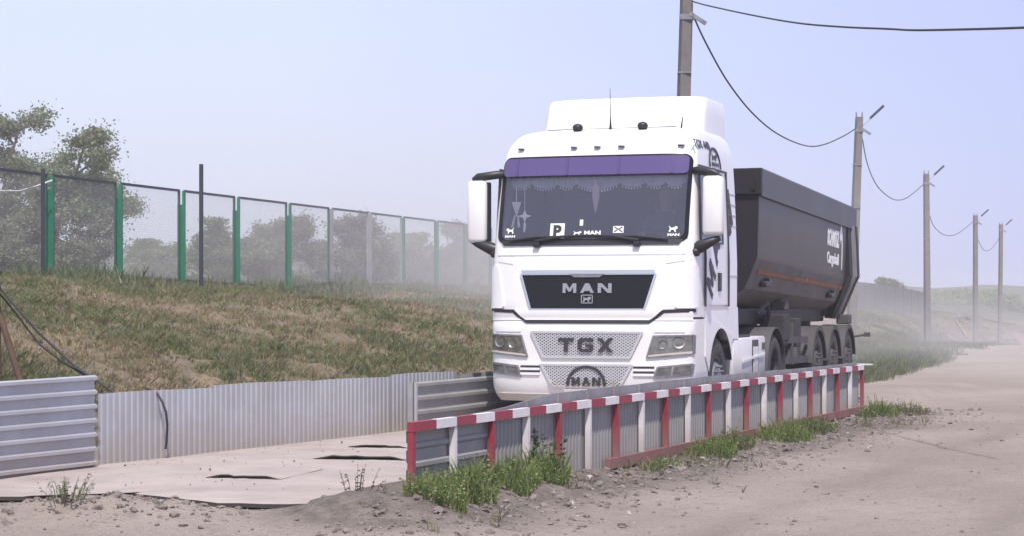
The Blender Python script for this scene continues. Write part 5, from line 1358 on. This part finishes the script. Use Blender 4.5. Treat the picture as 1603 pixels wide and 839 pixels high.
def weed(t, s, rx, ry, h, n, label, seed, cols=FRESH, stalks=0):
    """leafy weed clump beside the barrier"""
    rnd = random.Random(seed); q = BAR0 + BDIR * t + BN * s; base = Vector((q.x, q.y, ground_h(q.x, q.y)))
    mb = MB(); st = MB()
    for k in range(n):
        a = rnd.uniform(0, 6.283); r_ = math.sqrt(rnd.random()); p = base + BDIR * (math.cos(a) * r_ * rx) + BN * (math.sin(a) * r_ * ry)
        p.z = ground_h(p.x, p.y); hh = h * (1 - .55 * r_ * r_) * rnd.uniform(.35, 1.2) * (1 + .5 * nz(p.x, p.y, seed, 5, 2))
        a2 = rnd.uniform(0, 6.283); ln = Vector((math.cos(a2), math.sin(a2), 0)) * hh * rnd.uniform(.1, .6)
        P0_ = p - base; P1_ = P0_ + ln * .5 + Vector((0, 0, hh * .65)); P2_ = P0_ + ln + Vector((0, 0, hh))
        col = rnd.choice(cols)
        if rnd.random() < .58:      # blade
            w_ = Vector((-math.sin(a2), math.cos(a2), 0)) * rnd.uniform(.003, .006)
            mb.add([P0_ - w_, P0_ + w_, P1_ + w_, P2_, P1_ - w_], [(0, 1, 2, 3, 4)], 0, col)
        else:                        # stem with leaves
            st.tube([P0_, P1_, P2_], [.003, .0025, .001], 3, caps=False, tint=col)
            for j in range(rnd.randint(4, 8)):
                f_ = rnd.uniform(.25, 1); c = P0_.lerp(P2_, f_); a3 = rnd.uniform(0, 6.283); d = Vector((math.cos(a3), math.sin(a3), rnd.uniform(-.2, .7))).normalized(); L = rnd.uniform(.012, .032)
                sd_ = d.orthogonal().normalized() * L * .36; sd_.rotate(Quaternion(d, rnd.uniform(0, 3)))
                mb.add([c, c + d * L * .5 + sd_, c + d * L, c + d * L * .5 - sd_], [(0, 1, 2, 3)], 0, rnd.choice(cols))
    for k in range(stalks):
        a = rnd.uniform(0, 6.283); p = Vector((math.cos(a) * rx * .3, math.sin(a) * ry * .3, 0)); top = p + Vector((rnd.uniform(-.08, .08), rnd.uniform(-.05, .05), h * rnd.uniform(1.2, 1.7)))
        st.tube([p, top], [.005, .002], 4, caps=False, tint=(.07, .08, .03))
        for j in range(16):
            f_ = rnd.uniform(.35, 1); c = p.lerp(top, f_); a3 = rnd.uniform(0, 6.283); d = Vector((math.cos(a3), math.sin(a3), .3)).normalized(); L = rnd.uniform(.03, .055); sd_ = d.orthogonal().normalized() * L * .3
            mb.add([c, c + d * L * .5 + sd_, c + d * L, c + d * L * .5 - sd_], [(0, 1, 2, 3)], 0, (.045, .065, .022))
    root = thing('weed_clump', base, label, 'weeds', 0, 'weeds along the striped barrier')
    mb.build('foliage', 'grass', root, recalc=False); st.build('stem', 'grass', root, recalc=False)
weed(-.45, .40, .30, .22, .24, 420, 'low leafy green weed at the near end of the barrier below the first red post', 21)
weed(.30, .26, .55, .24, .24, 800, 'thick bright green weed patch in front of the first white post', 22)
weed(1.20, .24, .60, .22, .24, 800, 'grassy green weed clump between the first white post and second red post', 23)
weed(2.15, .20, .42, .20, .28, 560, 'tallest weed with dark leafy stalks in front of the second white post', 24, stalks=6)
weed(4.8, .38, .32, .16, .12, 220, 'small flat weed patch alone on the dirt near the fourth red post', 25)
weed(6.5, .38, .5, .25, .20, 520, 'broad green weed clump between the fifth red post and fifth white post', 26)
weed(7.5, .3, .45, .25, .18, 420, 'shaggy duller green weed in front of the sixth red post', 27, cols=FRESH[:1] + GRN)
weed(9.2, .45, .7, .3, .22, 620, 'wide green weed patch in front of the seventh red post', 28)
weed(10.6, .40, .6, .3, .18, 420, 'dull green weed patch in front of the eighth red post', 29, cols=GRN + FRESH[:1])
weed(14.6, .40, .5, .25, .24, 460, 'bright green weed clump by the last white post of the barrier', 30)
weed(15.9, .55, .6, .3, .16, 260, 'sparse straw green weeds on the dirt just past the end of the barrier', 31, cols=DRY[:2] + GRN)
# weed on the gravel heap, dry stalks at the mound's near tip
def loner(x, y, h, n, label, seed, cols):
    rnd = random.Random(seed); base = Vector((x, y, ground_h(x, y))); mb = MB(); st = MB()
    for k in range(n):
        a = rnd.uniform(0, 6.283); p = Vector((math.cos(a), math.sin(a), 0)) * rnd.uniform(0, .14); top = p * 1.9 + Vector((0, 0, h * rnd.uniform(.5, 1)))
        st.tube([p - Vector((0, 0, .02)), p.lerp(top, .5) + Vector((0, 0, .02)), top], [.003, .0025, .001], 3, caps=False, tint=rnd.choice(cols))
        for j in range(9):
            c = p.lerp(top, rnd.uniform(.2, 1)); a3 = rnd.uniform(0, 6.283); d = Vector((math.cos(a3), math.sin(a3), rnd.uniform(0, .8))).normalized(); L = rnd.uniform(.015, .03); sd_ = d.orthogonal().normalized() * L * .35
            mb.add([c, c + d * L * .5 + sd_, c + d * L, c + d * L * .5 - sd_], [(0, 1, 2, 3)], 0, rnd.choice(cols))
    root = thing('weed', base, label, 'weed'); mb.build('foliage', 'grass', root, recalc=False); st.build('stem', 'grass', root, recalc=False)
loner(-3.22, 14.25, .20, 34, 'greyish weed growing on the gravel heap at the edge of the slab', 41, GREYG)
loner(-1.16, 14.75, .28, 9, 'dry dark stalks standing at the near tip of the dirt ridge', 42, [(.12, .10, .06), (.10, .09, .05)])

# stones and clods
def rubble():
    rnd = random.Random(9); mb = MB()
    ico = bmesh.new(); bmesh.ops.create_icosphere(ico, subdivisions=1, radius=1); IV = [v.co.copy() for v in ico.verts]; ico.verts.index_update(); IF = [[v.index for v in f.verts] for f in ico.faces]; ico.free()
    def clod(x, y, r):
        z = ground_h(x, y); sc = Vector((r * rnd.uniform(.7, 1.4), r * rnd.uniform(.7, 1.3), r * rnd.uniform(.45, .9))); rot = Matrix.Rotation(rnd.uniform(0, 6), 3, 'Z') @ Matrix.Rotation(rnd.uniform(-.5, .5), 3, 'X')
        g = rnd.uniform(.75, 1.12); col = (.235 * g, .198 * g, .178 * g) if rnd.random() < .985 else (.46, .43, .41)
        mb.add([Vector((x, y, z + r * .1)) + rot @ (Vector((v.x * sc.x, v.y * sc.y, v.z * sc.z)) * rnd.uniform(.55, 1.35)) for v in IV], IF, 0, col)
    for k in range(4200):
        t = rnd.uniform(-2.2, 17.5); s = abs(rnd.gauss(0, .62)) + .04; q = BAR0 + BDIR * t + BN * s
        clod(q.x, q.y, min(.045, .006 + rnd.expovariate(1 / .010)))
    for k in range(500):
        x = HEAP[0] + rnd.gauss(0, .5); y = HEAP[1] + rnd.gauss(0, .28); clod(x, y, min(.035, .006 + rnd.expovariate(1 / .008)))
    for k in range(900):
        Y = rnd.uniform(12.4, 34); px = rnd.uniform(0, 1603); x = (px - 801.5) / F * Y; t, s = bar_ts(x, Y)
        if s < .5 and Y > edge_y(x): continue
        clod(x, Y, min(.035, .004 + rnd.expovariate(1 / .006)))
    for k in range(110):
        Y = rnd.uniform(15.3, 21); px = rnd.uniform(0, 640); x = (px - 801.5) / F * Y
        if x < slab_left(Y) + .1 or Y < edge_y(x) + .1: continue
        r = min(.02, .004 + rnd.expovariate(1 / .004)); n0 = len(mb.v); clod(x, Y, r); dz = SLAB_Z + .01 - ground_h(x, Y)
        mb.v[n0:] = [(p[0], p[1], p[2] + dz) for p in mb.v[n0:]]
    o = mb.build('rubble', 'stone', recalc=False, kind='stuff'); tag(o, 'loose stones and dirt clods along the barrier and road', 'rubble')
rubble()

# trees and bushes
def tree(px, Y, py_top, py_base_unused, width_px, label, seed, cols, dens=1.0, sparse=.0, leaf=.10, name='tree', trunk_r=.09, droop=0.0, lean=0.0, low=.10):
    rnd = random.Random(seed); x = (px - 801.5) / F * Y; gz_ = ground_h(x, Y); base = Vector((x, Y, gz_))
    Ht = (H + (HOR - py_top) * Y / F - gz_) * 1.06; Wd = width_px * Y / F / 2
    tr = MB(); cr = MB()
    tips = []
    def limb(p, d, L, r, lev):
        pts = [p]; q = p.copy(); dd_ = d.copy(); n_ = 4
        for k in range(n_):
            wv = .3 if lev == 0 else .4; dd_ = (dd_ + Vector((rnd.uniform(-wv, wv), rnd.uniform(-wv, wv), rnd.uniform(-.1, .2) - droop * lev * .2))).normalized(); q = q + dd_ * (L / n_); pts.append(q.copy())
            if lev >= 1: tips.append((q.copy(), lev))
        tr.tube(pts, [r * (1 - .65 * k / n_) for k in range(n_ + 1)], 5)
        if lev < 3:
            nb = rnd.randint(3, 4) if lev else rnd.randint(12, 15)
            for k in range(nb):
                f_ = rnd.uniform(low if lev == 0 else .3, 1); i = min(n_ - 1, int(f_ * n_)); c = pts[i].lerp(pts[i + 1], f_ * n_ - i)
                a = rnd.uniform(0, 6.283); e = rnd.uniform(-.05, .95); d2 = Vector((math.cos(a) * math.cos(e), math.sin(a) * math.cos(e), math.sin(e) - droop * .25)).normalized()
                L2 = (Wd * 1.25 * (1.15 - .5 * f_) if lev == 0 else L * rnd.uniform(.4, .65)); limb(c, d2, L2 * rnd.uniform(.7, 1.05), r * (.5 if lev == 0 else .55), lev + 1)
    limb(Vector((0, 0, -.1)), Vector((lean, 0, 1)).normalized(), Ht * .84, trunk_r * .6, 0)
    for (c, lev) in tips:
        if rnd.random() < sparse + (.18 if math.hypot(c.x, c.y) < Wd * .3 and name == 'tree' else 0): continue
        sh = rnd.uniform(.75, 1.2); col0 = rnd.choice(cols); nl = int((14 if lev == 1 else 24 if lev == 2 else 26) * dens); sp = (.16 + .05 * Ht / 3) * (rnd.uniform(.5, 1.2) if lev < 3 else rnd.uniform(.35, .75))
        cc = c + Vector((rnd.gauss(0, .05), rnd.gauss(0, .05), 0))
        for k in range(nl):
            o_ = Vector((rnd.gauss(0, sp), rnd.gauss(0, sp), rnd.gauss(0, sp * .7))); p = cc + o_
            if p.z < .05 or p.z > Ht * 1.03: continue
            a = Vector((rnd.gauss(0, 1), rnd.gauss(0, 1), rnd.gauss(0, .7) - droop)).normalized(); L = leaf * .72 * rnd.uniform(.6, 1.3); s_ = a.orthogonal().normalized() * L * .32; s_.rotate(Quaternion(a, rnd.uniform(0, 3)))
            cr.add([p, p + a * L * .5 + s_, p + a * L, p + a * L * .5 - s_], [(0, 1, 2, 3)], 0, tuple(v * sh for v in col0))
    root = thing(name, base, label, name.replace('_', ' '), 0, 'trees and bushes behind the mesh fence')
    tr.build('trunk', 'bark', root, smooth=60, recalc=False); cr.build('crown', 'leaf', root, recalc=False)
OLIVE = [(.23, .285, .14), (.27, .32, .165), (.19, .24, .115), (.32, .36, .21)]
GREYL = [(.29, .31, .22), (.24, .265, .175), (.33, .345, .25), (.21, .235, .155)]
PALE = [(.34, .31, .27), (.27, .25, .205), (.19, .185, .13), (.42, .39, .35)]
tree(12, 55, 150, 0, 190, 'big loose grey green tree at the left edge behind the mesh fence', 51, OLIVE + GREYL, 1.2, .1, .13, trunk_r=.14, droop=.4)
tree(70, 53, 168, 0, 170, 'tall leafy tree behind the fence panel after the first green post', 52, OLIVE + GREYL[:1], 1.3, .1, .13, trunk_r=.12, droop=.45)
tree(134, 54, 222, 0, 110, 'lower drooping tree with thin twigs left of the second green post', 53, GREYL + OLIVE, .75, .3, .11, trunk_r=.08, droop=.8)
tree(100, 50, 335, 0, 170, 'tangled grey shrub at the foot of the big trees', 54, GREYL + PALE[:1], 1.1, .1, .10, 'bush', .04, droop=.4, low=.0)
tree(22, 49, 350, 0, 130, 'grey scrubby bush at the left edge under the big tree', 66, GREYL, 1.0, .1, .10, 'bush', .04, droop=.4, low=.0)
tree(236, 66, 382, 0, 80, 'small round bush seen between the second and third green posts', 55, OLIVE, 1.3, 0, .13, 'bush', .04, low=.0)
tree(330, 60, 352, 0, 66, 'rounded green bush behind the tall dark post', 56, OLIVE, 1.6, 0, .13, 'bush', .05, low=.0)
tree(395, 62, 365, 0, 80, 'low bushy tree behind the fence past the fourth green post', 57, OLIVE + GREYL, 1.5, .0, .13, 'bush', .05, low=.0)
tree(432, 66, 338, 0, 90, 'taller bushy tree just left of the fifth green post', 58, OLIVE + GREYL, 1.4, .1, .13, 'bush', .06, low=.0)
tree(490, 60, 322, 0, 70, 'pale twiggy tree behind the fence right of the fifth green post', 59, PALE + OLIVE[:1], .8, .25, .10, trunk_r=.06, low=.05)
tree(545, 60, 322, 0, 80, 'whitish blossoming tree between the two grey fence posts', 60, PALE, 1.0, .15, .11, trunk_r=.06, low=.05)
tree(584, 61, 330, 0, 50, 'slim pale climbing tree at the second grey fence post', 61, PALE + GREYL[:1], .9, .2, .11, trunk_r=.05, low=.05)
tree(640, 76, 375, 0, 90, 'dim green bush behind the fence left of the last posts', 62, OLIVE, 1.4, .0, .15, 'bush', .05, low=.0)
tree(675, 80, 385, 0, 80, 'hazy bush behind the fence right of the dim green bush', 63, OLIVE, 1.4, .0, .15, 'bush', .05, low=.0)
tree(712, 76, 352, 0, 60, 'slender hazy tree just left of the truck mirror', 64, GREYL + OLIVE, 1.0, .1, .14, trunk_r=.05, low=.05)
tree(752, 84, 372, 0, 80, 'faint hazy tree hidden partly by the truck mirror', 67, GREYL + OLIVE, 1.2, .1, .14, trunk_r=.05, low=.05)
tree(1396, 150, 430, 0, 34, 'small distant bush standing above the far sheet fence', 65, OLIVE, 1.2, 0, .3, 'bush', .05, low=.0)
# weeds in front of the fence foot
def fence_weeds():
    rnd = random.Random(77); mb = MB()
    for k in range(900):
        px = rnd.uniform(-30, 770); p = fence_pt(px); p = p + side_v * rnd.uniform(-1.5, 1.6); z = ground_h(p.x, p.y)
        big = nz(p.x, p.y, 4, .5, 2) > .12
        tuft(mb, Vector((p.x, p.y, z)), 10, rnd.uniform(.10, .22) * (1.8 if big else 1), .22, GRN + OLIVE + GREYG, wd=.02, lean=.7, rnd=rnd)
    o = mb.build('fence_weeds', 'grass', recalc=False, kind='stuff'); tag(o, 'rough weeds along the foot of the mesh fence', 'grass')
fence_weeds()
# far treelines that read as one mass
def far_mass(name, x0, x1, Y, h, n, seed, cols, label):
    rnd = random.Random(seed); mb = MB()
    for k in range(n):
        px = rnd.uniform(x0, x1); yy = Y + rnd.uniform(-15, 15); x = (px - 801.5) / F * yy; hh = h * (1 + .9 * nz(x * .06, 0, seed, 1, 3)) * rnd.uniform(.6, 1); z0 = ground_h(x, yy)
        for j in range(60):
            a = rnd.uniform(0, 6.28); r_ = rnd.uniform(.0, 1.8); zz = rnd.random() ** .7 * hh; p = Vector((x + math.cos(a) * r_, yy + math.sin(a) * r_, z0 + zz)); d = Vector((rnd.gauss(0, 1), rnd.gauss(0, 1), rnd.gauss(0, 1))).normalized(); L = rnd.uniform(.25, .55); s_ = d.orthogonal().normalized() * L * .4
            mb.add([p, p + d * L * .5 + s_, p + d * L, p + d * L * .5 - s_], [(0, 1, 2, 3)], 0, rnd.choice(cols))
    o = mb.build(name, 'leaf', recalc=False, kind='stuff'); tag(o, label, 'trees')
far_mass('treeline', -60, 800, 120, 2.6, 420, 81, OLIVE + GREYL, 'dim line of bushes far behind the mesh fence')
far_mass('distant_treeline', 1330, 1650, 330, 2.8, 520, 82, OLIVE, 'faint treeline along the far horizon on the right')

# ================================================================== AIR
def volume_mat(name, dens, col):
    m = bpy.data.materials.new(name); m.use_nodes = True; t = m.node_tree; t.nodes.clear()
    o = t.nodes.new('ShaderNodeOutputMaterial'); v = t.nodes.new('ShaderNodeVolumePrincipled')
    v.inputs['Color'].default_value = (*col, 1); v.inputs['Density'].default_value = dens; v.inputs['Anisotropy'].default_value = 0.1
    t.links.new(v.outputs[0], o.inputs['Volume']); return m
mb = MB(); mb.box((0, 330, 3.2), (660, 760, 16.4)); hz = mb.build('haze', volume_mat('haze_air', 0.0011, (.93, .92, .94)), kind='stuff'); tag(hz, 'pale dusty haze in the air', 'haze')

def dust(name, c, r, dens, label, seed):
    mb = MB(); n_, m_ = 24, 12
    mb.grid(lambda u, v: Vector((math.cos(2 * math.pi * u) * math.sin(math.pi * v), math.sin(2 * math.pi * u) * math.sin(math.pi * v), math.cos(math.pi * v))), n_, m_)
    m = bpy.data.materials.new('dust_air'); m.use_nodes = True; t = m.node_tree; t.nodes.clear(); L = t.links
    o = t.nodes.new('ShaderNodeOutputMaterial'); v = t.nodes.new('ShaderNodeVolumePrincipled'); v.inputs['Color'].default_value = (.94, .92, .91, 1); v.inputs['Anisotropy'].default_value = .1
    tc = t.nodes.new('ShaderNodeTexCoord'); ln = t.nodes.new('ShaderNodeVectorMath'); ln.operation = 'LENGTH'; L.new(tc.outputs['Object'], ln.inputs[0])
    mr = t.nodes.new('ShaderNodeMapRange'); mr.interpolation_type = 'SMOOTHSTEP'; mr.inputs[1].default_value = 1.0; mr.inputs[2].default_value = 0.25; L.new(ln.outputs['Value'], mr.inputs[0])
    nn = t.nodes.new('ShaderNodeTexNoise'); nn.inputs['Scale'].default_value = 2.2; nn.inputs['Detail'].default_value = 3; L.new(tc.outputs['Object'], nn.inputs['Vector'])
    mr2 = t.nodes.new('ShaderNodeMapRange'); mr2.inputs[1].default_value = .35; mr2.inputs[2].default_value = .65; mr2.inputs[3].default_value = .45; mr2.inputs[4].default_value = 1.3; L.new(nn.outputs['Fac'], mr2.inputs[0])
    mu = t.nodes.new('ShaderNodeMath'); mu.operation = 'MULTIPLY'; L.new(mr.outputs[0], mu.inputs[0]); L.new(mr2.outputs[0], mu.inputs[1])
    m3 = t.nodes.new('ShaderNodeMath'); m3.operation = 'MULTIPLY'; L.new(mu.outputs[0], m3.inputs[0]); m3.inputs[1].default_value = dens
    L.new(m3.outputs[0], v.inputs['Density']); L.new(v.outputs[0], o.inputs['Volume'])
    ob = mb.build(name, m, kind='stuff'); ob.location = c; ob.scale = r; tag(ob, label, 'dust')
dust('dust_cloud', (-8, 63, 3.0), (28, 26, 8.5), .023, 'pale dust drifting behind the mesh fence', 1)
dust('dust_cloud', (2.0, 52, 1.4), (9, 17, 4.0), .040, 'pale dust rising to the left of the truck', 2)
dust('dust_cloud', (20, 95, .2), (16, 50, 3.4), .009, 'pale dust hanging over the road and bank behind the trailer', 3)
dust('dust_cloud', (12.0, 49, -.2), (6.5, 16, 2.3), .030, 'pale dust low over the verge just behind the trailer', 4)
